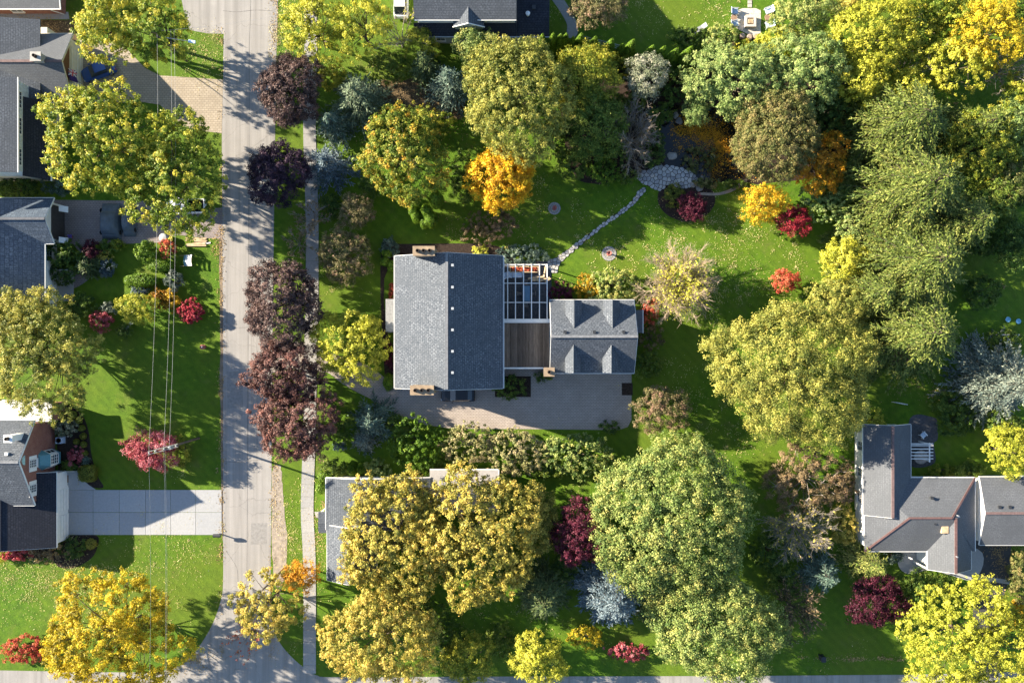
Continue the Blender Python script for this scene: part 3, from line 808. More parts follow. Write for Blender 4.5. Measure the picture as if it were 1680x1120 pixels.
# ---- house with garage gable and flag
E = empty('gambrel_house', (-62, 33, 0), 'left house with a grey gabled garage, flag and row of high windows', 'house')
gable_walls(E, -66, -58.7, 32.0, 40.25, 3.2, 5.2, 'x', CREAM, 36.1)
rE = gable_roof(E, -66.5, -58.05, 31.55, 40.65, 3.2, 5.5, 'x', SH_SMOOTH, 36.1, trim=CREAM)
tri = MB(); tri.slab([(-58.66, 32.1, 2.9), (-58.66, 40.1, 2.9), (-58.66, 36.1, 5.1)], .06, uv=False); tri.build('gable_board', BROWNW, E)
gd = box_part(E, 'garage_door', (-58.69, 33.0, .05), (-58.62, 39.2, 2.6), CREAM)
for z in (.6, 1.2, 1.8, 2.35): MB().bar((-58.61, 33.05, z), (-58.61, 39.15, z), .03, .025).build('panel_rail', WHITE, gd)
chimney(E, W(60, 100, 6.1).x, 36.35, 1.2, 1.0, 4.6, 6.2, m_stone('grey_stack', (.30, .29, .27), (.42, .40, .37), False), 1)
box_part(E, 'wall', (-76, 21.9, 0), (-61.45, 41.5, 3.15), CREAM)
mr = MB(); mr.slab([(-61.6, 31.6, 4.3), (-61.6, 42.0, 4.3), (-76, 42.0, 6.4), (-76, 31.6, 6.4)], .15); mr.build('main_roof', SH_MID, E)
box_part(E, 'upper_wall', (-76, 21.8, 3.2), (-62.95, 33.2, 6.95), plain('pale_blue_grey_wall', (.50, .55, .56), .6))
ur = MB(); ur.slab([(-62.65, 21.4, 7.0), (-62.65, 33.4, 7.0), (-76, 33.4, 8.9), (-76, 21.4, 8.9)], .15); uro = ur.build('upper_roof', SH_MID, E)
MB().bar((-62.6, 21.4, 6.92), (-62.6, 33.45, 6.92), .1, .16).build('fascia', WHITE, uro)
lw = MB(); lw.slab([(-60.95, 21.3, 3.2), (-60.95, 31.5, 3.2), (-62.93, 31.5, 5.6), (-62.93, 21.3, 5.6)], .15); lwo = lw.build('lower_roof', SH_DARK, E)  # shade on this steep slope is painted in with darker shingles
MB().bar((-60.88, 21.2, 3.12), (-60.88, 31.52, 3.12), .14, .16).build('gutter', WHITE, lwo)
for py in (163, 206, 257): window(E, (-62.95, W(0, py, 6.3).y, 6.28), (1, 0, 0), 2.1, .85, cols=4, rows=2, sill=False)
for y in (23.5, 28): window(E, (-61.45, y, 1.6), (1, 0, 0), 1.4, 1.2)
# flag on a pole at the garage gable
FL = empty('flag', (-58.5, 35.0, 2.7), 'dark blue flag with a red and white cross canton hanging on the garage gable', 'flag')
MB().tube((-58.55, 35.0, 2.5), (-56.6, 33.9, 2.3), .03, .025, 8).build('pole', IRON, FL)
def m_flag():
    t = NT('flag_cloth'); uv = t.n('ShaderNodeUVMap').outputs[0]; sp = t.n('ShaderNodeSeparateXYZ'); t.l(uv, sp.inputs[0])
    def m2(op, a, b=None):
        nd = t.n('ShaderNodeMath', operation=op)
        for i, v in enumerate((a, b)):
            if v is None: continue
            if hasattr(v, 'links'): t.l(v, nd.inputs[i])
            else: nd.inputs[i].default_value = v
        return nd.outputs[0]
    u, v = sp.outputs[0], sp.outputs[1]
    du = m2('ABSOLUTE', m2('SUBTRACT', u, .27)); dv = m2('ABSOLUTE', m2('SUBTRACT', v, .5))
    d1 = m2('ABSOLUTE', m2('SUBTRACT', m2('MULTIPLY', du, 1.85), dv))
    incant = m2('LESS_THAN', u, .54)
    wh = m2('MULTIPLY', incant, m2('MAXIMUM', m2('MAXIMUM', m2('LESS_THAN', du, .07), m2('LESS_THAN', dv, .13)), m2('LESS_THAN', d1, .10)))
    rd_ = m2('MULTIPLY', incant, m2('MAXIMUM', m2('LESS_THAN', du, .035), m2('LESS_THAN', dv, .07)))
    c = t.mix(wh, (.035, .02, .12), (.6, .55, .58)); c = t.mix(rd_, c, (.45, .03, .05)); t.col(c); return t.set(.8, .2)
fc = MB(); nx = 10
for i in range(nx):
    u0, u1 = i / nx, (i + 1) / nx
    f = lambda u, v: (-58.45 + .5 * (1 - v) + .07 * math.sin(u * 9), 35.95 - 1.5 * u, 2.55 + v * .95 - .25 * u)
    fc.face([f(u0, 0), f(u1, 0), f(u1, 1), f(u0, 1)], [(u0, 0), (u1, 0), (u1, 1), (u0, 1)])
fc.build('cloth', m_flag(), FL)
for i, (px, py) in enumerate([(20, 54), (64, 60), (92, 57), (128, 58)]):
    p = W(px, py); o = MB().box((-.07, -.07, 0), (.07, .07, 1.75)).build('fence_post', CEDARW); o.location = p
    MB().box((-.09, -.09, 1.75), (.09, .09, 1.79)).build('cap', CEDARW, o, local=True)
    tag(o, ('leftmost bare timber post behind the gabled garage', 'second bare timber post from the left behind the gabled garage', 'third bare timber post from the left behind the gabled garage', 'rightmost bare timber post behind the gabled garage')[i], 'post', 'timber posts behind the garage')

# ---- house with grey roof, tree shade painted blue into its shingles (left middle)
F = empty('bluegrey_roof_house', (-66, 12, 0), 'left house with a speckled grey roof tinted blue for shade and white front gable', 'house')
gable_walls(F, -70, -61.2, 13.4, 18.5, 3.2, 4.9, 'x', WHITE, 15.9)
rF = gable_roof(F, -70, -60.55, 12.9, 18.95, 3.2, 5.0, 'x', SH_BLUE, 15.9)
box_part(F, 'wall', (-76, 4.8, 0), (-62.2, 13.35, 3.1), WHITE)
fr = MB(); fr.slab([(-61.75, 4.3, 3.25), (-61.75, 18.6, 3.25), (-70.5, 18.6, 6.2), (-70.5, 4.3, 6.2)], .15)
fr.slab([(-79, 18.6, 3.25), (-79, 4.3, 3.25), (-70.5, 4.3, 6.2), (-70.5, 18.6, 6.2)], .15); fro = fr.build('main_roof', SH_BLUE, F)
MB().bar((-61.7, 4.25, 3.15), (-61.7, 12.85, 3.15), .12, .16).build('gutter', WHITE, fro)
for (y0, y1) in ((17.35, 18.15), (13.2, 13.95)):
    MB().slab([(-60.4, y0, 2.4), (-59.3, y0 - .15, 2.2), (-59.3, y1 - .15, 2.2), (-60.4, y1, 2.4)], .1, uv=False).build('door_hood', WHITE, F)
box_part(F, 'garage_door', (-61.19, 13.7, .05), (-61.12, 18.2, 2.75), plain('shade_tone_garage_door', (.05, .045, .045), .6))  # darkness of the recessed garage front is put into the door colour
tri = MB(); tri.slab([(-61.1, 13.6, 3.0), (-61.1, 18.3, 3.0), (-61.1, 15.9, 4.7)], .06, uv=False); tri.build('gable_board', WHITE, F)
box_part(F, 'porch_slab', (-62.15, 5.5, 0), (-59.9, 9.6, .12), CONC)
box_part(F, 'porch_wall', (-62.1, 9.62, 0), (-59.9, 9.75, 1.0), WHITE)
for y in (6.5, 11.5): window(F, (-62.2, y, 1.7), (1, 0, 0), 1.5, 1.2)

# ---- red brick house
G = empty('brick_house', (-66, -16, 0), 'red brick gabled house with white shutters and a teal bay window', 'house')
gable_walls(G, -80, -62.45, -20.9, -10.7, 4.5, 7.2, 'x', BRICK, -15.2)
rG = gable_roof(G, -80, -62.2, -21.35, -10.25, 4.5, 7.5, 'x', SH_GREY, -15.2)
chimney(G, W(15, 712, 7.5).x, -12.2, .9, .8, 5, 7.6, WHITE, 1); roof_vent(rG, W(10, 740, 7.2).x, -14.2, 7.0, WHITE, .3)
box_part(G, 'wing_wall', (-80, -10.65, 0), (-61.2, -8.2, 2.7), BRICK)
wr = MB(); wr.slab([(-80, -10.6, 3.4), (-61.0, -10.6, 3.0), (-61.0, -7.7, 2.8), (-80, -7.7, 3.2)], .14); wr.build('wing_roof', plain('white_membrane', (.62, .61, .58), .8, .1), G)
wx = -62.45
window(G, (wx, W(0, 760, 4.4).y, 4.45), (1, 0, 0), 1.0, 1.3, WHITE, 3, 4); window(G, (wx, W(0, 801, 4.4).y, 4.45), (1, 0, 0), 1.0, 1.3, WHITE, 3, 4)
hv = MB(); pts = [(wx + .03, -15.2 + .62 * math.cos(t), 5.9 + .62 * math.sin(t)) for t in [math.pi * i / 12 for i in range(13)]]; hv.slab(pts, .06, uv=False); hv.build('gable_vent', plain('pale_teal', (.33, .50, .48), .6), G)
by0, by1 = -17.0, -14.5; bo = 1.05
bay = MB(); bay.hexa([(wx - .02, by0), (wx + bo, by0 + .55), (wx + bo, by1 - .55), (wx - .02, by1)], .9, 2.7); bay_o = bay.build('bay_window', WHITE, G)
bt = MB(); rim = [(wx - .02, by0 - .12), (wx + bo + .12, by0 + .48), (wx + bo + .12, by1 - .48), (wx - .02, by1 + .12)]
top = [(wx - .02, by0 + .45), (wx + .25, by0 + .75), (wx + .25, by1 - .75), (wx - .02, by1 - .45)]
for i in range(3): bt.face([(*rim[i], 2.72), (*rim[i + 1], 2.72), (*top[i + 1], 3.5), (*top[i], 3.5)])
bt.face([(*p, 3.5) for p in top]); bt.face([(*p, 2.72) for p in rim[::-1]]); bt.build('roof', TEAL, bay_o)
window(bay_o, (wx + bo, (by0 + by1) / 2, 1.8), (1, 0, 0), 1.25, 1.5, cols=3, rows=4, sill=False, name='sash', flat=True)
for (a, b) in (((wx, by0), (wx + bo, by0 + .55)), ((wx + bo, by1 - .55), (wx, by1))):
    A_, B2 = Vector((*a, 0)), Vector((*b, 0)); d = (B2 - A_).normalized(); nn = Vector((d.y, -d.x, 0)); c = (A_ + B2) / 2 + nn * .01 + Vector((0, 0, 1.8))
    window(bay_o, c, nn, .7, 1.5, cols=1, rows=2, sill=False, name='sash', flat=True)
bs = MB(); bs.hexa([(wx, by0), (wx + bo + .1, by0 + .5), (wx + bo + .1, by1 - .5), (wx, by1)], .6, .88); bs.build('base', TEAL, bay_o)
# garage of the brick house
gable_walls(G, -72.3, -60.65, -26.9, -17.6, 3.1, 4.7, 'y', WHITE, -66.5, 'garage_wall')
rg = gable_roof(G, -72.8, -60.2, -27.2, -17.3, 3.2, 4.9, 'y', SH_DARK, -66.5)  # the gable's shade over the garage is painted in with darker shingles
for yc in (-24.9, -21.4):
    gdo = box_part(G, 'garage_door', (-60.64, yc - 1.5, .05), (-60.58, yc + 1.5, 2.3), WHITE)
    for z in (.6, 1.15, 1.7): MB().bar((-60.57, yc - 1.45, z), (-60.57, yc + 1.45, z), .03, .02).build('panel_rail', GREYW, gdo)
box_part(G, 'porch_floor', (-62.4, -19.6, 0), (-59.2, -17.65, .22), CONC)
box_part(G, 'door_mat', (-61.3, -19.2, .225), (-60.5, -18.2, .24), BROWNW)
po = MB(); po.bar((-59.3, -17.6, .9), (-61.9, -17.6, .9), .06); 
for x in (-59.3, -60.6, -61.9): po.bar((x, -17.6, 0), (x, -17.6, .9), .06)
po.build('railing', WHITE, G)
AC = empty('air_conditioner', W(102, 721), 'white boxed air conditioner between the brick wall and the pale green shrub', 'air conditioner')
MB().box((-.42, -.42, .05), (.42, .42, .78)).build('casing', PALEC, AC, local=True)
MB().lathe((0, 0, .78), [(.36, 0), (.36, .03), (.3, .035), (.28, .0)], 20).build('fan_grille', IRON, AC, local=True)
MB().box((-.5, -.5, 0), (.5, .5, .05)).build('base_pad', CONC, AC, local=True)

# ---- house under the big yellow trees
Hh = empty('lower_house', (-20, -24, 0), 'low grey-roofed house half hidden under the big yellow trees by the sidewalk', 'house')
gable_walls(Hh, -24.1, -18.4, -31.2, -24.6, 3.0, 4.55, 'y', WHITE, -21.2)
r1 = gable_roof(Hh, -24.5, -17.9, -31.6, -24.3, 3.0, 4.8, 'y', SH_GREY, -21.2)
roof_vent(r1, -20.7, -28.7, 4.55, WHITE, .35)
box_part(Hh, 'wall', (-24.2, -24.7, 0), (-11.2, -18.3, 2.9), WHITE)
hr = MB(); hr.slab([(-24.6, -18.05, 3.05), (-24.6, -24.9, 3.05), (-19.6, -24.9, 4.3), (-19.6, -18.05, 4.3)], .14)
hr.slab([(-19.58, -24.9, 4.3), (-10.8, -24.9, 2.95), (-10.8, -18.05, 2.95), (-19.58, -18.05, 4.3)], .14); hro = hr.build('main_roof', SH_GREY, Hh)
MB().bar((-24.6, -18.0, 2.96), (-19.6, -18.0, 4.2), .12, .16).build('fascia', WHITE, hro); MB().bar((-19.6, -18.0, 4.2), (-10.8, -18.0, 2.9), .12, .16).build('fascia', WHITE, hro)
MB().bar((-24.66, -24.9, 2.96), (-24.66, -18.0, 2.96), .1, .16).build('gutter', WHITE, hro)
roof_vent(hro, -20.6, -20.2, 4.0, IRON, .25)
pr = MB(); pr.slab([(-25.7, -22.6, 2.75), (-25.7, -24.15, 2.95), (-24.55, -24.15, 2.95), (-24.55, -22.6, 2.75)][::1], .12); pr.build('porch_roof', SH_MID, Hh)
pr = MB(); pr.slab([(-25.7, -24.15, 2.95), (-25.7, -25.4, 2.75), (-24.62, -25.4, 2.75), (-24.62, -24.15, 2.95)], .12); pr.build('porch_roof', SH_MID, Hh)
for y in (-22.8, -25.2): MB().box((-25.6, y - .06, 0), (-25.48, y + .06, 2.6)).build('porch_post', WHITE, Hh)
for y in (-20, -27, -29.6): window(Hh, (-24.2 if y > -24 else -24.1, y, 1.5), (-1, 0, 0), 1.1, 1.1)
GR = empty('rear_garage', (-6, -20, 0), 'pale flat-roofed outbuilding behind the yellow trees below the hedge', 'outbuilding')
box_part(GR, 'wall', (-10.6, -22.4, 0), (-2.0, -17.4, 2.5), WHITE)
gr_ = MB(); gr_.slab([(-10.9, -22.7, 2.6), (-1.8, -22.7, 2.6), (-1.8, -17.0, 2.9), (-10.9, -17.0, 2.9)], .14); gro = gr_.build('roof', plain('pale_roof_felt', (.36, .34, .33), .9, .12, 2), GR)
MB().bar((-10.9, -16.95, 2.82), (-1.8, -16.95, 2.82), .1, .18).build('fascia', WHITE, gro); MB().bar((-1.75, -22.7, 2.52), (-1.75, -17, 2.82), .1, .18).build('fascia', WHITE, gro)
fp = empty('wooden_screen', W(665, 790), 'grey timber screen between the lower house and the leaf-strewn court', 'screen')
for i in range(8):
    y = -17.6 - i * .48; MB().box((-14.62, y - .21, 0), (-14.55, y + .21, 1.7)).build('board', GREYW, fp)

# ---- house at the right
I = empty('hip_roof_house', (54, -22, 0), 'smooth grey hip-roofed house with skylight at the right edge', 'house')
gable_walls(I, 46.85, 52.3, -22.9, -11.3, 3.1, 4.6, 'y', WHITE, 49.45)
rI = gable_roof(I, 46.4, 52.7, -22.9, -10.95, 3.2, 4.9, 'y', SH_SMOOTH, 49.4, trim=WHITE)
box_part(I, 'wall', (46.95, -27.2, 0), (60.8, -18.4, 3.0), WHITE)
x0, x1, y0, y1, ze, zr, yc = 46.58, 61.2, -27.7, -18.0, 3.16, 5.0, -22.85
hp = MB()
hp.slab([(x0, y0, ze), (x1, y0, ze), (x1 - 4.2, yc, zr), (x0 + 4.9, yc, zr)], .14)
hp.slab([(x1, y1, ze), (x0, y1, ze), (x0 + 4.9, yc, zr), (x1 - 4.2, yc, zr)], .14)
hp.slab([(x1, y0, ze), (x1, y1, ze), (x1 - 4.2, yc, zr)], .14); hp.slab([(x0, y1, ze), (x0, y0, ze), (x0 + 4.9, yc, zr)], .14)
rH = hp.build('hip_roof', SH_SMOOTH, I)
RED = plain('ridge_rust', (.13, .075, .07), .9)
cp = MB()
for a, b in (((x1, y1, ze), (x1 - 4.2, yc, zr)), ((x1 - 4.2, yc, zr), (x0 + 4.9, yc, zr)), ((x0, y0, ze), (x0 + 4.9, yc, zr))): cp.bar(Vector(a) + Vector((0, 0, .02)), Vector(b) + Vector((0, 0, .02)), .25, .06)
cp.build('ridge_cap', RED, rH)
MB().bar((46.9, y0 - .05, ze - .1), (54.8, y0 - .05, ze - .1), .1, .16).build('gutter', WHITE, rH); MB().bar((52.8, y1 + .05, ze - .1), (61.2, y1 + .05, ze - .1), .1, .16).build('gutter', WHITE, rH); MB().bar((61.25, y0, ze - .1), (61.25, y1, ze - .1), .1, .16).build('gutter', WHITE, rH)
gable_walls(I, 55.3, 60.3, -29.7, -23, 3.1, 4.6, 'y', WHITE, 57.6, 'south_wall')
r2 = gable_roof(I, 54.9, 60.65, -30.1, -22.9, 3.22, 4.86, 'y', SH_SMOOTH, 57.6, cap=RED, trim=WHITE)
sk = box_part(rH, 'skylight', (W(1544, 860, 4.4).x, W(0, 874, 4.4).y, 4.0), (W(1555, 860, 4.4).x, W(0, 862, 4.4).y, 4.55), CEDARW)
for px, py in ((1500, 838), (1547, 838), (1531, 817), (1535, 858)): q = W(px, py, 4.7); roof_vent(rH, q.x, q.y, 4.3 if py < 850 else 4.5, IRON, .3)
for px, py in ((1570, 845), (1568, 912)): q = W(px, py, 4.8); MB().tube((q.x, q.y, 4.5), (q.x, q.y, 5.2), .09, .09, 8).build('vent_pipe', GALV, r2)
gable_walls(I, 62.0, 76, -26.5, -18.3, 3.0, 4.1, 'x', WHITE, -22.4, 'garage_wall')
r3 = gable_roof(I, 61.85, 78, -26.9, -17.9, 3.1, 4.3, 'x', SH_SMOOTH, -22.4)
for px in (1640, 1657): q = W(px, 837, 4.2); roof_vent(r3, q.x, -21.6, 4.05, IRON, .3)
window(I, (62.0, -24.6, 1.8), (-1, 0, 0), 1.3, 1.0)
for y in (-14, -17.5, -21): window(I, (46.85, y, 1.6), (-1, 0, 0), 1.2, 1.2)
en = MB(); en.bar((53.2, -28.9, 0), (53.2, -28.9, 2.6), .12); en.bar((54.85, -30.0, 0), (54.85, -30.0, 3.0), .14); en.build('porch_post', WHITE, I)
# garden pergola and patio on its north side
sheet('slate_patio', [(1493, 686), (1530, 684), (1538, 694), (1538, 720), (1532, 728), (1532, 760), (1490, 760)], .024, PATIO_D)
P2 = empty('slatted_arbor', W(1512, 742), 'small white slatted arbor against the shaded right-hand house wall', 'arbor')
z2 = 2.6
for py in (727.5, 730.5, 736, 741.5, 746.8, 752): y = W(0, py, z2).y; MB().box((52.75, y - .05, z2), (W(1530.5, 0, z2).x, y + .05, z2 + .1)).build('slat', WHITE, P2)
xb = W(1525.5, 0, z2).x; MB().box((xb - .06, W(0, 758, z2).y, z2 - .14), (xb + .06, W(0, 726, z2).y, z2 - .004)).build('beam', WHITE, P2)
for py in (728, 756): y = W(0, py, z2).y; MB().box((xb - .06, y - .06, 0), (xb + .06, y + .06, z2 - .144)).build('post', WHITE, P2)
round_table('garden_table', W(1506, 748, .03), .95, .72, plain('worn_tabletop', (.28, .25, .22), .7), 'round weathered table under the white slatted arbor')
patio_chair('garden_chair', W(1512, 713, .03), math.radians(40), WHITE, PALEC, 'pale garden chair on the slate patio north of the arbor')

# ------------------------------------------------------------------ vehicles, street and garden things
def car(name, c, rz, paint, label, cat='car', L=4.6, Wd=1.85, Ht=1.5, pickup=False):
    """body lofted along x from tail (-L/2) to nose (+L/2)"""
    o = empty(name, c, label, cat, None, rz)
    h = Wd / 2
    def loft(secs, nm, mat, par=o, smooth=False):
        m = MB(); rings = []
        for (x, hw_b, hw_t, z0, z1, z2) in secs:
            rings.append([(x, -hw_b, z0), (x, -hw_b * 1.0, z1), (x, -hw_t, z2), (x, hw_t, z2), (x, hw_b, z1), (x, hw_b, z0)])
        for a, b in zip(rings[:-1], rings[1:]):
            for i in range(6):
                j = (i + 1) % 6; m.face([a[i], a[j], b[j], b[i]])
        m.face(rings[0]); m.face(rings[-1][::-1])
        return m.build(nm, mat, par, local=True)
    hb = .98
    body = loft([(-L / 2, h * .82, h * .70, .42, .62, .80), (-L / 2 + .12, h * .95, h * .86, .28, .70, hb), (-L * .3, h, h * .93, .22, .72, hb + .02), (0, h, h * .94, .22, .72, hb), (L * .2, h, h * .93, .22, .72, hb - .02),
                 (L * .38, h * .97, h * .84, .24, .68, .88), (L / 2 - .08, h * .86, h * .70, .30, .60, .74), (L / 2, h * .72, h * .58, .36, .55, .64)], 'body', paint)
    if not pickup:
        loft([(-L * .42, h * .80, h * .66, hb - .06, hb + .1, hb + .14), (-L * .30, h * .88, h * .70, hb - .06, hb + .2, Ht - .03), (-L * .05, h * .90, h * .72, hb - .06, hb + .2, Ht), (L * .06, h * .90, h * .70, hb - .06, hb + .2, Ht - .04), (L * .22, h * .86, h * .66, hb - .06, hb + .02, hb + .06)], 'cabin', GLASS)
        MB().hexa([(-L * .30, -h * .69), (L * .05, -h * .69), (L * .05, h * .69), (-L * .30, h * .69)], Ht - .02, Ht + .035).build('roof', paint, o, local=True)
    else:
        loft([(-L * .06, h * .88, h * .74, hb - .06, hb + .2, Ht + .2), (L * .12, h * .90, h * .74, hb - .06, hb + .2, Ht + .22), (L * .26, h * .88, h * .68, hb - .06, hb + .04, hb + .08)], 'cabin', GLASS)
        MB().hexa([(-L * .07, -h * .72), (L * .12, -h * .72), (L * .12, h * .72), (-L * .07, h * .72)], Ht + .2, Ht + .26).build('roof', paint, o, local=True)
        b = MB(); x0, x1 = -L / 2 + .04, -L * .08
        b.box((x0, -h * .96, hb + .02), (x1, -h * .84, hb + .2)); b.box((x0, h * .84, hb + .02), (x1, h * .96, hb + .2)); b.box((x0, -h * .84, hb + .02), (x0 + .1, h * .84, hb + .2))
        b.build('cargo_bed_side', paint, o, local=True)
        MB().box((x0 + .1, -h * .84, hb + .021), (x1, h * .84, hb + .05)).build('cargo_bed', DARK, o, local=True)
    for sx in (-L * .31, L * .32):
        for sy in (-1, 1):
            w = MB().tube((sx, sy * (h - .2), .33), (sx, sy * (h + .01), .33), .33, .33, 16).build('wheel', TYRE, o, local=True)
            MB().tube((sx, sy * (h + .005), .33), (sx, sy * (h + .03), .33), .2, .18, 12).build('rim', CHROME, w, local=True)
    for sy in (-1, 1):
        MB().box((L / 2 - .16, sy * h * .66 - .16, .58), (L / 2 - .02, sy * h * .66 + .16, .70)).build('headlight', LAMPG, o, local=True)
        MB().box((-L / 2 - .01, sy * h * .66 - .14, .62), (-L / 2 + .1, sy * h * .66 + .14, .78)).build('tail_light', plain('red_lens', (.35, .02, .02), .3), o, local=True)
        MB().box((L * .14, sy * (h + .09) - .09, hb), (L * .18, sy * (h + .09) + .09, hb + .13)).build('mirror', paint, o, local=True)
    return o
WPAINT = NT('white_car_paint'); WPAINT.col((.68, .70, .72)); WPAINT = WPAINT.set(.25, .5)
BPAINT = NT('blue_car_paint'); BPAINT.col((.03, .08, .26)); BPAINT = BPAINT.set(.22, .5)
KPAINT = NT('black_car_paint'); KPAINT.col((.02, .022, .026)); KPAINT = KPAINT.set(.2, .5)
car('white_van', W(659, 4), math.radians(90), WPAINT, 'white van parked beside the charcoal-roofed house at the top edge', 'van', 5.0, 2.0, 1.9)
car('blue_car', W(166, 119), math.radians(200), BPAINT, 'blue car on the paver drive showing between the two maples')
car('white_pickup', W(309, 340), math.radians(180), WPAINT, 'white pickup truck half hidden under the maple edge', 'pickup truck', 5.4, 1.95, 1.6, True)
car('black_car', W(752, 647), math.radians(180), KPAINT, 'black car tucked under the south eave of the central house')
# covered cars
def covered(name, c, rz, L, Wd, H, label):
    o = empty(name, c, label, 'covered car', 'covered cars on the mauve drive', rz)
    m = MB(); nx, ny = 22, 12; grid = []
    for i in range(nx + 1):
        row = []
        for j in range(ny + 1):
            u = i / nx * 2 - 1; v = j / ny * 2 - 1
            z = .75 * (1 - abs(u) ** 6) * (1 - abs(v) ** 6) + (H - .75) * max(0, 1 - (abs(u + .08) / .62) ** 3) * max(0, 1 - abs(v) ** 3)
            z += .02 * math.sin(9 * u + 5 * v) + R.normal(0, .012)
            k = 1 - .12 * abs(u) ** 3
            row.append((u * L / 2, v * Wd / 2 * k, max(.04, z)))
        grid.append(row)
    for i in range(nx):
        for j in range(ny): m.face([grid[i][j], grid[i + 1][j], grid[i + 1][j + 1], grid[i][j + 1]])
    m.build('cover', plain('grey_blue_tarp', (.085, .105, .125), .55, .2, 2, .3), o, local=True, smooth=True)
    w = MB()
    for sx in (-L * .3, L * .3):
        for sy in (-1, 1): w = MB().tube((sx, sy * Wd * .44, .3), (sx, sy * Wd * .47, .3), .3, .3, 12).build('wheel', TYRE, o, local=True)
covered('covered_car', W(184, 364), math.radians(90), 5.0, 2.9, 1.5, 'larger car under a blue-grey cover on the mauve drive')
covered('covered_car', W(214, 362), math.radians(90), 4.4, 1.9, 1.35, 'smaller covered car under the maple edge beside the larger covered one')
# utility poles
def pole(name, base, h, label, arm_rz, arm=True):
    o = empty(name, base, label, 'utility pole')
    MB().tube((0, 0, 0), (0, 0, h), .17, .11, 10).build('shaft', POLEW, o, local=True)
    if arm:
        d = Vector((math.cos(arm_rz), math.sin(arm_rz), 0)); n_ = Vector((-d.y, d.x, 0))
        for s in (-1, 1):
            MB().bar(d * -1.9 + n_ * .17 * s + Vector((0, 0, h - .25)), d * 1.9 + n_ * .17 * s + Vector((0, 0, h - .25)), .11, .13).build('crossarm', plain('weathered_arm', (.17, .165, .15), .9), o, local=True)
        for k in (-1.7, -.9, .2, .9, 1.7):
            MB().lathe(tuple(d * k + Vector((0, 0, h - .17))), [(.05, 0), (.09, .05), (.06, .1), (.09, .15), (.03, .22)], 8).build('insulator', GREYW, o, local=True)
        MB().lathe((.32, .0, h - 1.9), [(.2, 0), (.24, .06), (.24, .75), (.15, .85)], 12).build('transformer', GALV, o, local=True)
    return o
HP = 10.0
tp1 = W(266, 737, HP); p1 = (tp1.x, tp1.y, 0)
pole('utility_pole', p1, HP, 'timber utility pole with a double crossarm over the red tree', math.radians(15))
tl = W(249, 51, 9.2); pl_base = (tl.x, tl.y, 0)
sl = pole('street_light', pl_base, 9.2, 'timber pole with a bright street lamp arm among the upper left maples', 0, False); sl['category'] = 'street light'
a0 = Vector((0, 0, 7.6)); la = W(311, 68, 7.8) - Vector(pl_base)
MB().tube(a0, la, .06, .04, 8).build('lamp_arm', GALV, sl, local=True)
lh = MB(); dd = (la - a0).normalized(); lh.bar(la - dd * .15, la + dd * .75, .34, .14); lh.build('lamp_head', plain('lamp_housing', (.45, .60, .72), .35, .05), sl, local=True)
tp3 = W(430, 968, 8.6)
pole('utility_pole', (tp3.x, tp3.y, 0), 8.6, 'bare timber pole rising through the yellow street tree at the corner', 0, False)
# overhead wires: each its own sagging line
def wire(a, b, sag, label, r=.011):
    a, b = Vector(a), Vector(b); m = MB(); n = 24
    pts = [a.lerp(b, i / n) - Vector((0, 0, sag * 4 * (i / n) * (1 - i / n))) for i in range(n + 1)]
    for p, q in zip(pts[:-1], pts[1:]): m.tube(p, q, r, r, 5, False)
    tag(m.build('power_line', plain('wire_alloy', (.30, .30, .30), .6)), label, 'power line', 'overhead lines along the road')
t1 = Vector((tp1.x, tp1.y, HP)); t2 = Vector((tl.x + 1.2, tl.y, 9.3)); d15 = Vector((math.cos(.26), math.sin(.26), 0))
for k, dx, lb in ((-1.7, -.5, 'westernmost overhead wire running to the upper pole'), (.2, .6, 'middle overhead wire running to the upper pole'), (.9, 1.0, 'easternmost overhead wire running to the upper pole')):
    wire(t1 + d15 * k, t2 + Vector((dx + (.6 if k > 0 else 0), 0, 0)), .9, lb)
far = Vector((W(266, 1200, HP).x, W(266, 1200, HP).y, HP))
for k, lb in ((-1.7, 'westernmost overhead wire running south over the concrete drive'), (.2, 'eastern overhead wire running south over the concrete drive'), (.35, 'twin overhead wire beside the eastern one over the concrete drive')):
    wire(t1 + d15 * k, far + Vector((k, 0, 0)), .5, lb)
wire(t2, W(470, 22, 8.5), .6, 'thin wire crossing the road at the top of the picture')
# mailbox / bin by the concrete drive
mbx = empty('mailbox', W(361, 875), 'dark mailbox on a short post at the corner of the concrete drive', 'mailbox'); mbx.scale = (1.4, 1.4, .9)
MB().box((-.05, -.05, 0), (.05, .05, 1.0)).build('post', IRON, mbx, local=True)
mm = MB(); prof = [(-.16, 1.0), (.16, 1.0)] + [(.16 * math.cos(t), 1.18 + .16 * math.sin(t)) for t in [math.pi * i / 8 for i in range(9)]]
A1 = [(-.35, y, z) for y, z in prof]; B1 = [(.35, y, z) for y, z in prof]
mm.face(A1); mm.face(B1[::-1])
for i in range(len(prof)):
    j = (i + 1) % len(prof); mm.face([A1[j], A1[i], B1[i], B1[j]])
mm.build('box', IRON, mbx, local=True)
# red bollard lamp on the lawn
bl = empty('garden_lamp', W(335, 569), 'small reddish round-topped stump lamp near the road edge of the lawn', 'garden lamp')
MB().lathe((0, 0, 0), [(.28, 0), (.30, .05), (.22, .1), (.2, .5), (.34, .55), (.34, .62), (.1, .72)], 14).build('body', plain('terracotta', (.30, .10, .08), .8), bl, local=True)
MB().lathe((0, 0, .72), [(.1, 0), (.08, .06), (.02, .1)], 10).build('finial', WHITE, bl, local=True)
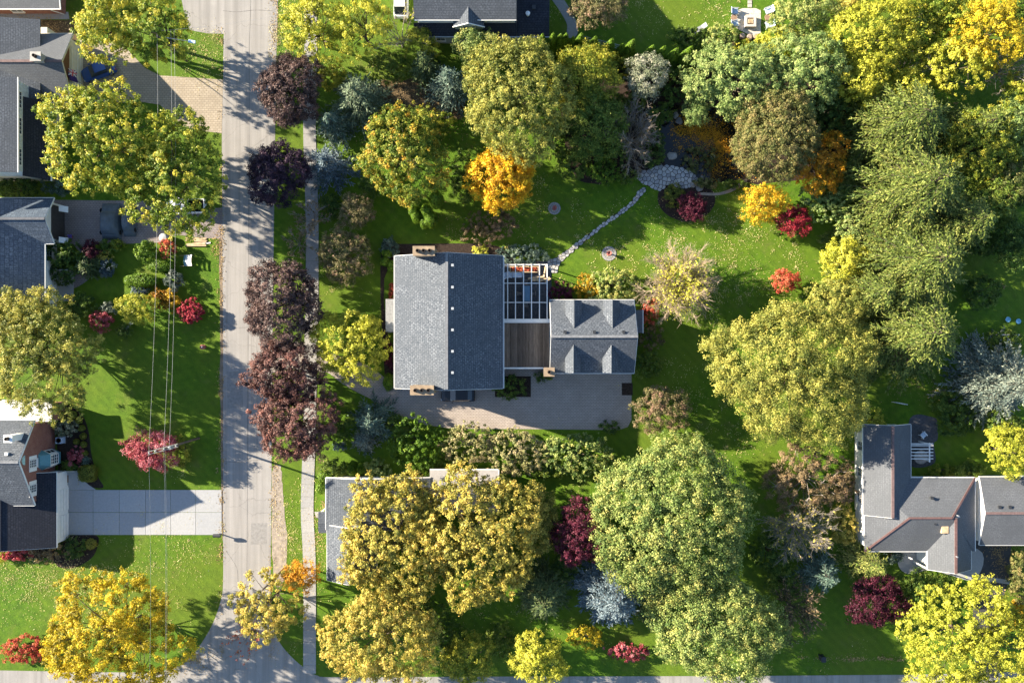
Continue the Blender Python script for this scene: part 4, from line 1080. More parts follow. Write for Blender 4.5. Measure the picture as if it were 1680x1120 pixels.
# slatted garden chair, lumber, bin, drive litter
ch = empty('garden_chair', W(313, 428), 'white slatted garden chair with dark frame on the shaded road-side lawn', 'chair', None, math.radians(-90))
for i in range(4):
    x0 = -.5 + i * .30
    m = MB()
    pts = [(-.75 + 1.5 * k / 8, .55 - i * .32 - .12 * (1 - ((k / 4) - 1) ** 2), .85 - i * .13) for k in range(9)]
    for a, b in zip(pts[:-1], pts[1:]): m.face([(a[0], a[1] - .26, a[2] - .04), (b[0], b[1] - .26, b[2] - .04), (b[0], b[1], b[2]), (a[0], a[1], a[2])][::-1] if False else [(a[0], a[1] - .26, a[2] - .04), (b[0], b[1] - .26, b[2] - .04), b, a])
    m.build('slat', WHITE if i < 3 else TEAL, ch, local=True)
for sx in (-.72, .72):
    MB().bar((sx, -1.5, .05), (sx, .45, .78), .06).build('rail', CEDARW, ch, local=True)
    MB().bar((sx, .4, 0), (sx, .4, .8), .06).build('leg', IRON, ch, local=True)
    MB().bar((sx, -.7, 0), (sx, -.7, .34), .06).build('leg', IRON, ch, local=True)
LUMB = ['widest pale board of the lumber heap beside the pickup', 'second pale board from the top of the lumber heap', 'third pale board from the top of the lumber heap', 'twisted middle plank of the lumber heap', 'fifth board down in the lumber heap', 'lowest board of the lumber heap nearest the lawn', 'whitish pipe sticking out of the lumber heap towards the road']
for i, lb in enumerate(LUMB):
    l = (2.9, 2.8, 2.7, 2.4, 2.6, 2.8, 1.3)[i]; o = MB().box((-l / 2, -.1, 0), (l / 2, .1, .05)).build('board' if i < 6 else 'pipe', WHITE if i == 6 else CEDARW)
    q = W((322, 321, 323, 326, 322, 322, 338)[i], (391, 393.3, 395.5, 398, 400.3, 403, 399)[i], .03); o.location = (q.x, q.y, .03 + (i % 3) * .05); o.rotation_euler = (0, 0, math.radians((-2, 3, -3, 12, 2, 0, 6)[i])); tag(o, lb, 'board' if i < 6 else 'pipe', 'heap of boards beside the pickup')
bn = empty('storage_bin', W(272, 391), 'white rounded storage bin at the drive edge above the coral shrub', 'bin')
MB().lathe((0, 0, 0), [(.45, 0), (.55, .1), (.56, .6), (.5, .7)], 18).build('tub', GALV, bn, local=True); MB().lathe((0, 0, .70), [(.56, 0), (.57, .05), (.45, .12), (.1, .16)], 18).build('lid', GREYW, bn, local=True)
fp2 = empty('flower_pot', W(118, 389), 'violet-blue flower pot on the paver drive by the white gable', 'flower pot')
MB().lathe((0, 0, 0), [(.2, 0), (.28, .3), (.31, .32), (.31, .36), (.26, .36), (.25, .28)], 14).build('pot', plain('terracotta', (.30, .10, .08), .8), fp2, local=True)
# fire pit patio with chairs
FPz = .05
sheet('fire_pit_patio', [(1204, 20), (1218, 14), (1240, 14), (1248, 18), (1248, 55), (1236, 58), (1226, 56), (1214, 50), (1204, 44)], .03, PATIO_W, smooth=False)
pst = empty('stepping_stones', W(1230, 5)); pst['kind'] = 'structure'
for py in (-2, 4, 10): q = W(1230, py); MB().box((q.x - .28, q.y - .22, 0), (q.x + .28, q.y + .22, .05)).build('stone', PATIO_W, pst)
ft = empty('fire_table', W(1229.5, 37.5, .03), 'square stone fire table with a copper pan in the middle of the pale patio', 'fire table')
m = MB()
for (a, b) in (((-.75, -.75), (.75, -.45)), ((-.75, .45), (.75, .75)), ((-.75, -.45), (-.45, .45)), ((.45, -.45), (.75, .45))): m.box((a[0], a[1], 0), (b[0], b[1], .5))
m.build('surround', PATIO_W, ft, local=True); MB().box((-.45, -.45, 0), (.45, .45, .34)).build('pan', plain('copper_pan', (.25, .13, .07), .5), ft, local=True)
for i in range(4): MB().tube((-.3 + .2 * i, -.3, .42), (-.2 + .15 * i, .3, .44), .07, .06, 8).build('log', CEDARW, ft, local=True)
GR_C = plain('grey_wicker', (.30, .31, .32), .8, .15, 6)
for px, py, rz, lb in ((1204.5, 21.5, 90, 'grey wicker armchair at the upper left of the fire patio'), (1204.5, 41.5, 100, 'grey wicker armchair at the lower left of the fire patio'), (1259, 20, -70, 'grey wicker armchair at the upper right of the fire patio'), (1260, 43, -80, 'grey wicker armchair at the lower right of the fire patio')):
    patio_chair('wicker_armchair', W(px, py, FPz), math.radians(rz), GR_C, PALEC, lb, 'wicker armchairs round the fire patio', 1.25)
BT = plain('brown_wicker', (.26, .17, .11), .8, .2, 6)
for px, py, r, lb in ((1202.5, 32, .42, 'brown round side table between the two left armchairs'), (1257.5, 31, .42, 'brown round side table between the two right armchairs')):
    round_table('side_table', W(px, py, FPz), r, .5, BT, lb, 'side table', 'brown side tables on the fire patio')
for px, py, r, lb in ((1216.5, 61.5, .42, 'left of the three wicker poufs below the fire patio'), (1228, 63.5, .46, 'middle and largest of the three wicker poufs below the fire patio'), (1237.5, 62, .38, 'right of the three wicker poufs below the fire patio')):
    o = empty('wicker_pouf', W(px, py, FPz), lb, 'pouf', 'poufs below the fire patio')
    MB().lathe((0, 0, 0), [(r * .8, 0), (r, .15), (r, .35), (r * .85, .46)], 18).build('base', BT, o, local=True); MB().lathe((0, 0, .46), [(r * .86, 0), (r * .9, .05), (r * .6, .1)], 18).build('cushion', plain('taupe_pad', (.33, .25, .20), .85), o, local=True)
# round paving rings with an ornament
for px, py, r, lb in ((909.5, 342, .85, 'shaded round stone disc with urn on the lawn left of the flagstone path'), (999, 416, 1.0, 'sunlit round stone disc with urn on the lawn right of the flagstone path')):
    o = empty('stone_disc', W(px, py), lb, 'stone disc', 'round stone discs on the back lawn')
    for rr_, n_ in ((r, 16), (r * .66, 10)):
        for i in range(n_):
            a0_, a1_ = 2 * math.pi * (i + .04) / n_, 2 * math.pi * (i + .96) / n_; ri = rr_ - r * .31
            MB().hexa([(ri * math.cos(a0_), ri * math.sin(a0_)), (rr_ * math.cos(a0_), rr_ * math.sin(a0_)), (rr_ * math.cos(a1_), rr_ * math.sin(a1_)), (ri * math.cos(a1_), ri * math.sin(a1_))], 0, .05 + R.normal(0, .005)).build('stone', CONC2, o, local=True)
    MB().lathe((0, 0, 0), [(r * .34, 0), (r * .3, .1), (.1, .15), (.1, .35), (.28, .6), (.3, .7), (.22, .68), (.05, .5)], 16).build('urn', plain('terracotta', (.30, .10, .08), .8), o, local=True)
# frame on the shaded far right lawn, two blue saucers
fr_ = empty('ball_goal', W(1648, 546), 'thin white goal frame on the shaded lawn at the far right', 'goal')
g0 = W(1633.5, 549); g1 = W(1662, 549)
for x in (g0.x, g1.x): MB().tube((x, g0.y, 0), (x, g0.y, 1.2), .05, .05, 8).build('post', WHITE, fr_)
MB().tube((g0.x, g0.y, 1.2), (g1.x, g0.y, 1.2), .05, .05, 8).build('crossbar', WHITE, fr_)
for x in (g0.x, g1.x): MB().tube((x, g0.y - 1.0, .03), (x, g0.y, 1.2), .03, .03, 8).build('stay', WHITE, fr_)
MB().tube((g0.x, g0.y - 1.0, .04), (g1.x, g0.y - 1.0, .04), .03, .03, 8).build('ground_bar', WHITE, fr_)
for px, py, lb in ((1653, 524, 'left of two pale blue round saucers on the shaded right lawn'), (1670, 527, 'right of two pale blue round saucers on the shaded right lawn')):
    o = empty('saucer', W(px, py), lb, 'saucer', 'blue saucers on the lawn')
    MB().lathe((0, 0, 0), [(.2, 0), (.34, .1), (.36, .12), (.3, .1), (.1, .05)], 18).build('dish', plain('sky_plastic', (.20, .45, .60), .4), o, local=True)
# north boundary fence pieces, trellis, leaning lounger
fn = empty('garden_fence', W(990, 72), 'grey open fence behind the cedar row at the top', 'fence')
f0, f1 = W(950, 66), W(1022, 84)
for i in range(9):
    q = f0.lerp(f1, i / 8); MB().box((q.x - .05, q.y - .05, 0), (q.x + .05, q.y + .05, 1.5)).build('post', GALV, fn)
for z in (.4, .95, 1.45): MB().bar(f0 + Vector((0, 0, z)), f1 + Vector((0, 0, z)), .06, .1).build('rail', GALV, fn)
lg = empty('sun_lounger', W(1147, 49), 'grey sun lounger standing in the shrub border at the top', 'lounger', None, math.radians(28))
MB().box((-.9, -.3, .28), (.35, .3, .36)).build('seat', GR_C, lg, local=True); MB().slab([(.35, -.3, .36), (.95, -.3, .75), (.95, .3, .75), (.35, .3, .36)], .07, uv=False).build('backrest', GR_C, lg, local=True)
for x in (-.8, .3):
    for y in (-.26, .26): MB().box((x - .03, y - .03, 0), (x + .03, y + .03, .28)).build('leg', GALV, lg, local=True)
tl_ = empty('garden_trellis', W(1472, 659), 'small white ladder trellis in the dark under the right-hand spruces', 'trellis')
for i in range(5): q = W(1463 + i * 4.2, 659 + i * .8); MB().box((q.x - .04, q.y - .04, 0), (q.x + .04, q.y + .04, 1.3)).build('upright', WHITE, tl_)
q0, q1 = W(1462, 659), W(1481, 662.5)
for z in (.5, 1.2): MB().bar(q0 + Vector((0, .05, z)), q1 + Vector((0, .05, z)), .06, .06).build('rail', WHITE, tl_)
wb = empty('wheelie_bin', W(1346, 1076), 'dark wheeled bin by the lower road at the leaf line', 'bin')
MB().hexa([(-.26, -.3), (.26, -.3), (.26, .3), (-.26, .3)], .05, 1.0).build('body', IRON, wb, local=True); MB().box((-.3, -.34, 1.0), (.3, .36, 1.07)).build('lid', IRON, wb, local=True)
for sx in (-.28, .28): MB().tube((sx - .03, .28, .1), (sx + .03, .28, .1), .1, .1, 12).build('wheel', TYRE, wb, local=True)
bin2 = empty('stone_bench', W(215, 533), 'small dark garden bench leaning beside the pinkish shrub', 'bench', None, math.radians(45))
MB().box((-.75, -.2, .40), (.75, .2, .46)).build('seat', GREYW, bin2, local=True)
for x in (-.6, .6): MB().box((x - .06, -.17, 0), (x + .06, .17, .40)).build('leg', IRON, bin2, local=True)

# ------------------------------------------------------------------ plants
PAL = {
 'ygreen': [(.060, .095, .010), (.130, .165, .016), (.250, .245, .026), (.38, .33, .04)],
 'maple':  [(.062, .108, .012), (.140, .190, .020), (.290, .295, .034), (.46, .38, .045)],
 'mapleo': [(.055, .100, .012), (.125, .170, .020), (.250, .240, .030), (.46, .27, .03)],
 'locust': [(.075, .100, .020), (.160, .175, .034), (.290, .275, .056), (.43, .38, .085)],
 'yellow': [(.16, .14, .012), (.36, .28, .018), (.56, .42, .022), (.64, .50, .035)],
 'lemon':  [(.15, .175, .016), (.31, .32, .030), (.48, .46, .050), (.57, .52, .08)],
 'gold':   [(.34, .17, .010), (.55, .30, .014), (.66, .40, .018), (.70, .48, .03)],
 'goldsh': [(.26, .16, .012), (.46, .28, .016), (.60, .38, .020), (.62, .44, .035)],
 'amber':  [(.075, .090, .018), (.21, .195, .036), (.38, .315, .060), (.50, .37, .085)],
 'orange': [(.14, .10, .014), (.40, .18, .014), (.55, .25, .018), (.60, .34, .02)],
 'green':  [(.030, .062, .010), (.060, .105, .016), (.105, .150, .022), (.16, .19, .03)],
 'lgreen': [(.075, .130, .034), (.145, .205, .058), (.225, .275, .085), (.30, .33, .11)],
 'chest':  [(.050, .092, .022), (.125, .175, .044), (.235, .270, .075), (.38, .35, .10)],
 'olive':  [(.045, .058, .016), (.092, .105, .028), (.155, .150, .046), (.23, .18, .07)],
 'silver': [(.080, .105, .060), (.150, .170, .100), (.240, .245, .165), (.33, .31, .24)],
 'purple': [(.028, .018, .020), (.065, .040, .038), (.125, .080, .070), (.20, .125, .105)],
 'plum':   [(.016, .010, .022), (.032, .018, .036), (.055, .030, .050), (.09, .05, .07)],
 'copper': [(.055, .028, .026), (.115, .056, .048), (.190, .095, .078), (.28, .125, .095)],
 'rust':   [(.085, .068, .034), (.160, .118, .058), (.240, .172, .085), (.31, .20, .115)],
 'crab':   [(.070, .082, .028), (.135, .132, .048), (.205, .168, .075), (.27, .165, .11)],
 'red':    [(.16, .012, .020), (.30, .022, .038), (.40, .045, .065), (.46, .10, .11)],
 'rose':   [(.17, .020, .030), (.30, .050, .065), (.42, .11, .13), (.52, .22, .23)],
 'wine':   [(.028, .005, .012), (.055, .008, .020), (.090, .013, .030), (.15, .03, .048)],
 'scarlet':[(.24, .03, .02), (.40, .07, .04), (.50, .12, .06), (.52, .22, .09)],
 'spruce': [(.030, .052, .022), (.055, .085, .030), (.095, .125, .040), (.15, .17, .06)],
 'norway': [(.034, .060, .012), (.078, .112, .020), (.150, .175, .036), (.25, .245, .065)],
 'sage':   [(.065, .095, .055), (.115, .155, .088), (.180, .220, .125), (.26, .29, .17)],
 'blue':   [(.040, .066, .078), (.075, .110, .126), (.125, .165, .182), (.22, .26, .265)],
 'frost':  [(.055, .080, .068), (.105, .135, .110), (.175, .200, .155), (.30, .30, .22)],
 'teal':   [(.045, .080, .058), (.080, .125, .092), (.130, .180, .135), (.20, .25, .18)],
 'cedar':  [(.040, .085, .008), (.075, .140, .012), (.125, .200, .016), (.19, .26, .025)],
 'box':    [(.060, .085, .012), (.110, .130, .018), (.170, .170, .024), (.24, .20, .03)],
 'hedgeo': [(.090, .105, .040), (.175, .180, .066), (.270, .250, .105), (.35, .28, .16)],
 'hedge':  [(.020, .045, .010), (.040, .078, .014), (.070, .115, .018), (.11, .16, .025)],
 'litter': [(.26, .21, .07), (.40, .33, .12), (.52, .44, .20), (.58, .50, .28)],
 'dry':    [(.14, .10, .06), (.24, .17, .09), (.36, .25, .11), (.46, .34, .13)],
}
LEAF_GAIN = 1.38
DEEP = {'purple', 'plum', 'copper', 'wine', 'red', 'norway', 'spruce', 'blue', 'frost', 'teal', 'sage', 'dry', 'litter', 'gold', 'goldsh', 'yellow', 'orange', 'scarlet', 'rose', 'lemon', 'rust', 'crab'}
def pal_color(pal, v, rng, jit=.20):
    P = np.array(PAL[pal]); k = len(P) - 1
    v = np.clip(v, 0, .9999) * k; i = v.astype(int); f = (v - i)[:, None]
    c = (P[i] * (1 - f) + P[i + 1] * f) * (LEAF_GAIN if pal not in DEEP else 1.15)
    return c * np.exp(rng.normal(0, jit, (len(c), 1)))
def unit(a): return a / (np.linalg.norm(a, axis=1, keepdims=True) + 1e-9)
def leaf_mesh(name, C, N, size, col, mat, parent, rng, asp=.62, axis=None, fold=.18):
    n = len(C); N = unit(N)
    t = rng.normal(size=(n, 3)) if axis is None else axis
    t = unit(t - N * (t * N).sum(1, keepdims=True)); b = np.cross(N, t)
    L = size[:, None]; w = L * asp
    V = np.empty((n, 3, 3), np.float32)
    V[:, 0] = C - t * L + N * L * fold; V[:, 1] = C + t * L * .9 + b * w * 1.05; V[:, 2] = C + t * L * .9 - b * w * 1.05 - N * L * fold
    me = bpy.data.meshes.new(name)
    me.vertices.add(3 * n); me.vertices.foreach_set('co', V.ravel())
    me.loops.add(3 * n); me.loops.foreach_set('vertex_index', np.arange(3 * n, dtype=np.int32))
    me.polygons.add(n); me.polygons.foreach_set('loop_start', np.arange(0, 3 * n, 3, dtype=np.int32))
    at = me.color_attributes.new('Col', 'FLOAT_COLOR', 'POINT')
    ca = np.ones((n, 3, 4), np.float32); ca[:, :, :3] = np.clip(col, 0, .85)[:, None, :]
    at.data.foreach_set('color', ca.ravel())
    me.update(calc_edges=True); me.validate()
    return link_mesh(name, me, mat, parent)
def seg_mesh(name, segs, mat, parent, sides=5):
    """tapered limbs, segs = list of (p, q, r0, r1)"""
    S = np.array([[*p, *q, a, b] for p, q, a, b in segs], float); n = len(S)
    p, q = S[:, :3], S[:, 3:6]; d = unit(q - p)
    u = np.where(np.abs(d[:, 2:3]) > .9, np.array([[1., 0, 0]]), np.array([[0, 0, 1.]]))
    a = unit(np.cross(d, u)); b = np.cross(d, a)
    th = np.arange(sides) * 2 * np.pi / sides
    circ = a[:, None] * np.cos(th)[None, :, None] + b[:, None] * np.sin(th)[None, :, None]
    V = np.concatenate([p[:, None] + circ * S[:, 6, None, None], q[:, None] + circ * S[:, 7, None, None]], 1).astype(np.float32)
    base = (np.arange(n) * 2 * sides)[:, None]; i = np.arange(sides); j = (i + 1) % sides
    F = np.stack([base + j, base + i, base + sides + i, base + sides + j], 2).reshape(-1, 4)
    me = bpy.data.meshes.new(name)
    me.vertices.add(len(V) * 2 * sides); me.vertices.foreach_set('co', V.ravel())
    me.loops.add(F.size); me.loops.foreach_set('vertex_index', F.ravel().astype(np.int32))
    me.polygons.add(len(F)); me.polygons.foreach_set('loop_start', np.arange(0, F.size, 4, dtype=np.int32))
    me.polygons.foreach_set('use_smooth', np.ones(len(F), bool))
    me.update(calc_edges=True)
    return link_mesh(name, me, mat, parent)

SEED = [100]
def rng_next():
    SEED[0] += 1
    return np.random.default_rng(SEED[0])
def limbs(h, targets, rng, r0, fork=.32):
    segs = []; p = np.array([0, 0, 0.]); zs = [0, h * fork * .5, h * fork, h * .55, h * .78]
    prev = p; pts = [p]
    for i, z in enumerate(zs[1:]):
        q = np.array([rng.normal(0, .03 * h * .5), rng.normal(0, .03 * h * .5), z]); ra = r0 * (1 - .2 * i); rb = r0 * (1 - .2 * (i + 1))
        segs.append((prev, q, max(ra, .03), max(rb, .02))); prev = q; pts.append(q)
    for t in targets:
        k = rng.integers(1, len(pts) - 1); a = pts[k]
        if t[2] < a[2]: a = pts[1] if t[2] > pts[1][2] else np.array([0, 0, h * .12])
        m = a * .45 + t * .55 + np.array([rng.normal(0, .2), rng.normal(0, .2), .06 * h * rng.uniform(-.3, .8)])
        rr = r0 * rng.uniform(.28, .45)
        segs += [(a, m, rr, rr * .6), (m, t, rr * .6, rr * .18)]
    return segs
def broadleaf(px, py, rx, ry, h, pal, name, label, cat='tree', leaf=.20, lai=3.6, dens=1.0, zc=.60, lobes=None, rough=.16, bias=0.0, tip=.30, bark=None, shrub=False, group=None, flat=1.0, clump=.44, bare=0.0, seed=None):
    rng = rng_next(); leaf *= (.66 if not shrub else .80)
    zcen = h * (.52 if shrub else zc); k = 1 - zcen / CAM_H
    base = W(px, py, zcen); base.z = 0
    grow = 1.06 if not shrub else 1.12
    RX, RY = rx / PPM * k * grow, ry / PPM * k * grow; RZ = (h - zcen) * flat if not shrub else h * .48
    o = empty(name, base, label, cat, group)
    area = math.pi * RX * RY
    la = 2 * leaf * leaf * .62
    n = int(area * lai * dens / la * (1.28 if not shrub else 1.02))
    nl = int(min(120, max(9, area / (2.6 if not shrub else .9))))
    ph = rng.uniform(0, 6.28, 6)
    def env(d):
        az = np.arctan2(d[:, 1], d[:, 0])
        return 1 + rough * (.5 * np.sin(2 * az + ph[0]) + .45 * np.sin(3 * az + ph[1]) + .5 * np.sin(5 * az + ph[2]) + .3 * np.sin(4 * d[:, 2] * 2 + ph[3] + az) + .3 * np.sin(8 * az + ph[4]))
    # lobes: big limbs' leaf masses, most of them on the crown surface
    ii = np.arange(nl) + .5; zz = 1 - ii / nl * 1.38
    az_ = ii * 2.39996 + rng.uniform(0, 6.28); rr_ = np.sqrt(np.maximum(0, 1 - zz * zz))
    dl = unit(np.stack([rr_ * np.cos(az_), rr_ * np.sin(az_), zz], 1) + rng.normal(0, .42 / math.sqrt(nl) * 1.6, (nl, 3)))
    lr = 1.22 * math.sqrt(2.76 / nl) * rng.uniform(.72, 1.2, nl) * .62
    sc3 = np.array([RX, RY, RZ])
    lc = dl * (env(dl) * (1 - lr * .78) * rng.uniform(.80, 1.03, nl))[:, None]
    ni = max(3, nl // 4)
    lin = unit(rng.normal(size=(ni, 3)) + np.array([0, 0, .2])) * rng.uniform(.15, .6, ni)[:, None]
    lc = np.concatenate([lc, lin]); lr = np.concatenate([lr, np.full(ni, lr.mean() * 1.3)]); nl += ni
    # clumps spread over each lobe
    nc = max(nl * 4, int(n / 29)); li = rng.choice(nl, nc, p=lr ** 2 / (lr ** 2).sum())
    dc = unit(rng.normal(size=(nc, 3)) + np.array([0, 0, .25]))
    cc = lc[li] + dc * (lr[li] * rng.uniform(.35, 1.05, nc))[:, None]
    shell = rng.random(nc) < (.58 if not bare else .3)
    ds = unit(rng.normal(size=(nc, 3)) + np.array([0, 0, .35])); ds[:, 2] = np.abs(ds[:, 2] + .25) - .25; ds = unit(ds)
    cc[shell] = (ds * (env(ds) * rng.uniform(.74, .99, nc))[:, None])[shell]
    cs = clump * rng.uniform(.5, 1.2, nc)
    cv = np.clip(rng.normal(.42 + bias, .19, nc) + .30 * (rng.random(nl) - .5)[li] * 2, 0, 1)
    cw = rng.uniform(.35, 1.6, nc) * cs ** 2
    if bare: cw *= (rng.random(nc) > bare)
    ci = rng.choice(nc, n, p=cw / cw.sum())
    dd = unit(rng.normal(size=(n, 3)) + np.array([0, 0, .2])); rad = rng.random(n) ** .5
    C = cc[ci] * sc3 + dd * (cs[ci] * rad)[:, None] * np.array([1, 1, .7])
    C[:, 2] += zcen
    C[:, 2] = np.maximum(C[:, 2], .08)
    out = unit(cc[ci] * sc3 + 1e-6)
    N = dd * .6 + out * .45 + rng.normal(size=(n, 3)) * .5 + np.array([0, 0, .35])
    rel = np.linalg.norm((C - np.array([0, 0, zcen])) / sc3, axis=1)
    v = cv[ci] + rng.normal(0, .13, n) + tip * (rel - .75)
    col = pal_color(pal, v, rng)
    size = leaf * rng.uniform(.6, 1.25, n)
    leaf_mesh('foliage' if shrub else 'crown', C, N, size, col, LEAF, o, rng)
    nt = min(nl - ni, 26)
    tg = [lc[int(i * (nl - ni) / nt)] * sc3 * .9 + np.array([0, 0, zcen]) for i in range(nt)]
    if shrub:
        segs = []
        for t in tg[:10]:
            t = np.array([t[0], t[1], max(t[2], .3)]); a = np.array([t[0] * .15, t[1] * .15, 0]); segs.append((a, t, .035 + .01 * h, .012))
    else:
        segs = limbs(h, tg, rng, .018 * h + .05)
        if bare:
            for i in range(int(60 * bare * area / 40)):
                j = rng.integers(nc); t = cc[j] * sc3 + np.array([0, 0, zcen]); s = min(tg, key=lambda g_: ((g_ - t) ** 2).sum())
                segs.append((s, t * 1.0, .05, .012))
    seg_mesh('stem' if shrub else 'trunk', segs, bark or BARK, o)
    return o
def shrub(px, py, rx, ry, h, pal, name, label, cat='shrub', **kw):
    kw.setdefault('leaf', .12); kw.setdefault('clump', .30); kw.setdefault('lai', 3.4); kw.setdefault('rough', .10)
    return broadleaf(px, py, rx, ry, h, pal, name, label, cat, shrub=True, **kw)
def bare_tree(px, py, rx, ry, h, pal, name, label, n_main=16, sub=9, twig=6, leafn=1500, bark=None, core=.5, cat='tree', zc=.55, bias=.1, tw=.016):
    rng = rng_next(); zcen = h * zc; k = 1 - zcen / CAM_H
    base = W(px, py, zcen); base.z = 0
    RX, RY = rx / PPM * k, ry / PPM * k
    o = empty(name, base, label, cat)
    segs = [((0, 0, 0), (0, 0, h * .25), .02 * h + .05, .015 * h + .04)]; tips = []
    for i in range(n_main):
        az = 2 * math.pi * (i + rng.uniform(-.4, .4)) / n_main; el = rng.uniform(.15, 1.0)
        rr = math.cos(el * 1.2) * rng.uniform(.8, 1.08)
        tip = np.array([RX * rr * math.cos(az), RY * rr * math.sin(az), h * (.35 + .62 * math.sin(el * 1.3) * rng.uniform(.85, 1.05))])
        a = np.array([0, 0, h * rng.uniform(.12, .3)]); mid = a * .5 + tip * .5 + np.array([0, 0, h * .06])
        segs += [(a, mid, .012 * h, .008 * h), (mid, tip, .008 * h, .015)]
        for s in range(sub):
            t = rng.uniform(.25, .95); q = (a * (1 - t * 2) + mid * t * 2) if t < .5 else (mid * (2 - 2 * t) + tip * (2 * t - 1))
            d = unit((tip - a)[None])[0] + rng.normal(0, .45, 3) + np.array([0, 0, .1]); d = d / np.linalg.norm(d)
            e = q + d * rng.uniform(.18, .34) * (RX + RY) / 2
            segs.append((q, e, .004 * h + .008, tw * .7))
            for w_ in range(twig):
                u = rng.uniform(.2, 1); f = q * (1 - u) + e * u; d2 = d + rng.normal(0, .5, 3); d2 /= np.linalg.norm(d2)
                g2 = f + d2 * rng.uniform(.08, .2) * (RX + RY) / 2
                segs.append((f, g2, tw, tw * .5)); tips.append(g2)
                if len(tips) % 2: tips.append(f)
    seg_mesh('trunk', segs, bark or BARKL, o, 4)
    tips = np.array(tips); wt = np.exp(-((tips[:, 0] / RX) ** 2 + (tips[:, 1] / RY) ** 2) / (2 * core ** 2)); wt /= wt.sum()
    i = rng.choice(len(tips), leafn, p=wt); C = tips[i] + rng.normal(0, .14, (leafn, 3))
    leaf_mesh('crown', C, rng.normal(size=(leafn, 3)) + np.array([0, 0, .4]), .15 * rng.uniform(.6, 1.3, leafn), pal_color(pal, rng.normal(.5 + bias, .2, leafn), rng), LEAF, o, rng)
    return o
def conifer(px, py, r, h, pal, name, label, droop=.25, tiers=None, nb=11, twl=.34, zc=.34, cat='tree', bias=0.0, group=None, lean=None, dens=1.0, up=.0, asp=.48, prof=.78):
    rng = rng_next(); zcen = h * zc; k = 1 - zcen / CAM_H
    base = W(px, py, zcen); base.z = 0; Rr = r / PPM * k
    o = empty(name, base, label, cat, group)
    tiers = tiers or max(9, int(h * 1.9)); C = []; N = []; Ax = []; S = []; V = []
    segs = [((0, 0, 0), (0, 0, h * .5), .014 * h + .05, .01 * h + .03), ((0, 0, h * .5), (0, 0, h * .985), .01 * h + .03, .015)]
    for t in range(tiers):
        f = (t + .3) / tiers; z0_ = h * (.05 + .93 * f)
        L0 = Rr * (1 - f) ** prof + .12
        m = max(5, int(nb * (1 - f * .55)))
        off = rng.uniform(0, 6.28)
        for b in range(m):
            z = z0_ + rng.normal(0, .5 * h / tiers); z = min(z, h * .98)
            az = off + 2 * math.pi * (b + rng.uniform(-.45, .45)) / m; L = L0 * rng.uniform(.62, 1.12)
            d = np.array([math.cos(az), math.sin(az), 0]); s_ = np.array([-math.sin(az), math.cos(az), 0])
            pts = lambda u: d * L * u + np.array([0, 0, z + up * L * u - droop * L * (u ** 1.6) + .12 * L * droop * u ** 4])
            if L > .6: segs += [(tuple(pts(0)), tuple(pts(.5)), .02 + .008 * L, .015 + .004 * L), (tuple(pts(.5)), tuple(pts(.97)), .015 + .004 * L, .008)]
            ns_ = max(5, int(L * 4.6 * dens)); bv = rng.normal(.42 + bias, .12)
            for q in range(ns_):
                u = .10 + .9 * (q + rng.uniform(0, 1)) / ns_
                side = 1 if q % 2 else -1
                ax = d * rng.uniform(.45, .95) + s_ * side * rng.uniform(.25, .95) * (1 if u < .9 else .3) + np.array([0, 0, rng.normal(.05, .14) - droop * .5])
                ax /= np.linalg.norm(ax)
                sl = twl * 2.6 * rng.uniform(.6, 1.25) * min(1, .35 + L * .22) * (1.1 - .35 * u)
                o0 = pts(u); sv = rng.normal(0, .10)
                kk = max(3, int(sl / .17))
                for w_ in range(kk):
                    g_ = (w_ + .4) / kk; a2 = ax + rng.normal(0, .33, 3); a2[2] -= .12 * g_; a2 /= np.linalg.norm(a2)
                    C.append(o0 + ax * sl * g_ + np.array([0, 0, -.12 * sl * g_ * g_])); Ax.append(-a2); S.append(.18 * rng.uniform(.8, 1.25) * (1.05 - .3 * g_))
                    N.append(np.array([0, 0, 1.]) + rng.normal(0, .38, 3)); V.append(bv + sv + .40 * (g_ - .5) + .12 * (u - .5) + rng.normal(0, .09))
    for q in range(26):
        a = rng.uniform(0, 6.28); zz = h * (1 - .09 * rng.random()); ax = np.array([math.cos(a) * .6, math.sin(a) * .6, .8]); C.append(np.array([0, 0, zz]) + ax * .12); Ax.append(ax); S.append(.2); N.append(rng.normal(size=3)); V.append(.6)
    seg_mesh('trunk', segs, BARK, o, 5)
    C = np.array(C); 
    C[:, 2] = np.maximum(C[:, 2], .1)
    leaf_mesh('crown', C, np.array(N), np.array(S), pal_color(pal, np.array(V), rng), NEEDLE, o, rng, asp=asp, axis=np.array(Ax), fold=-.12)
    return o
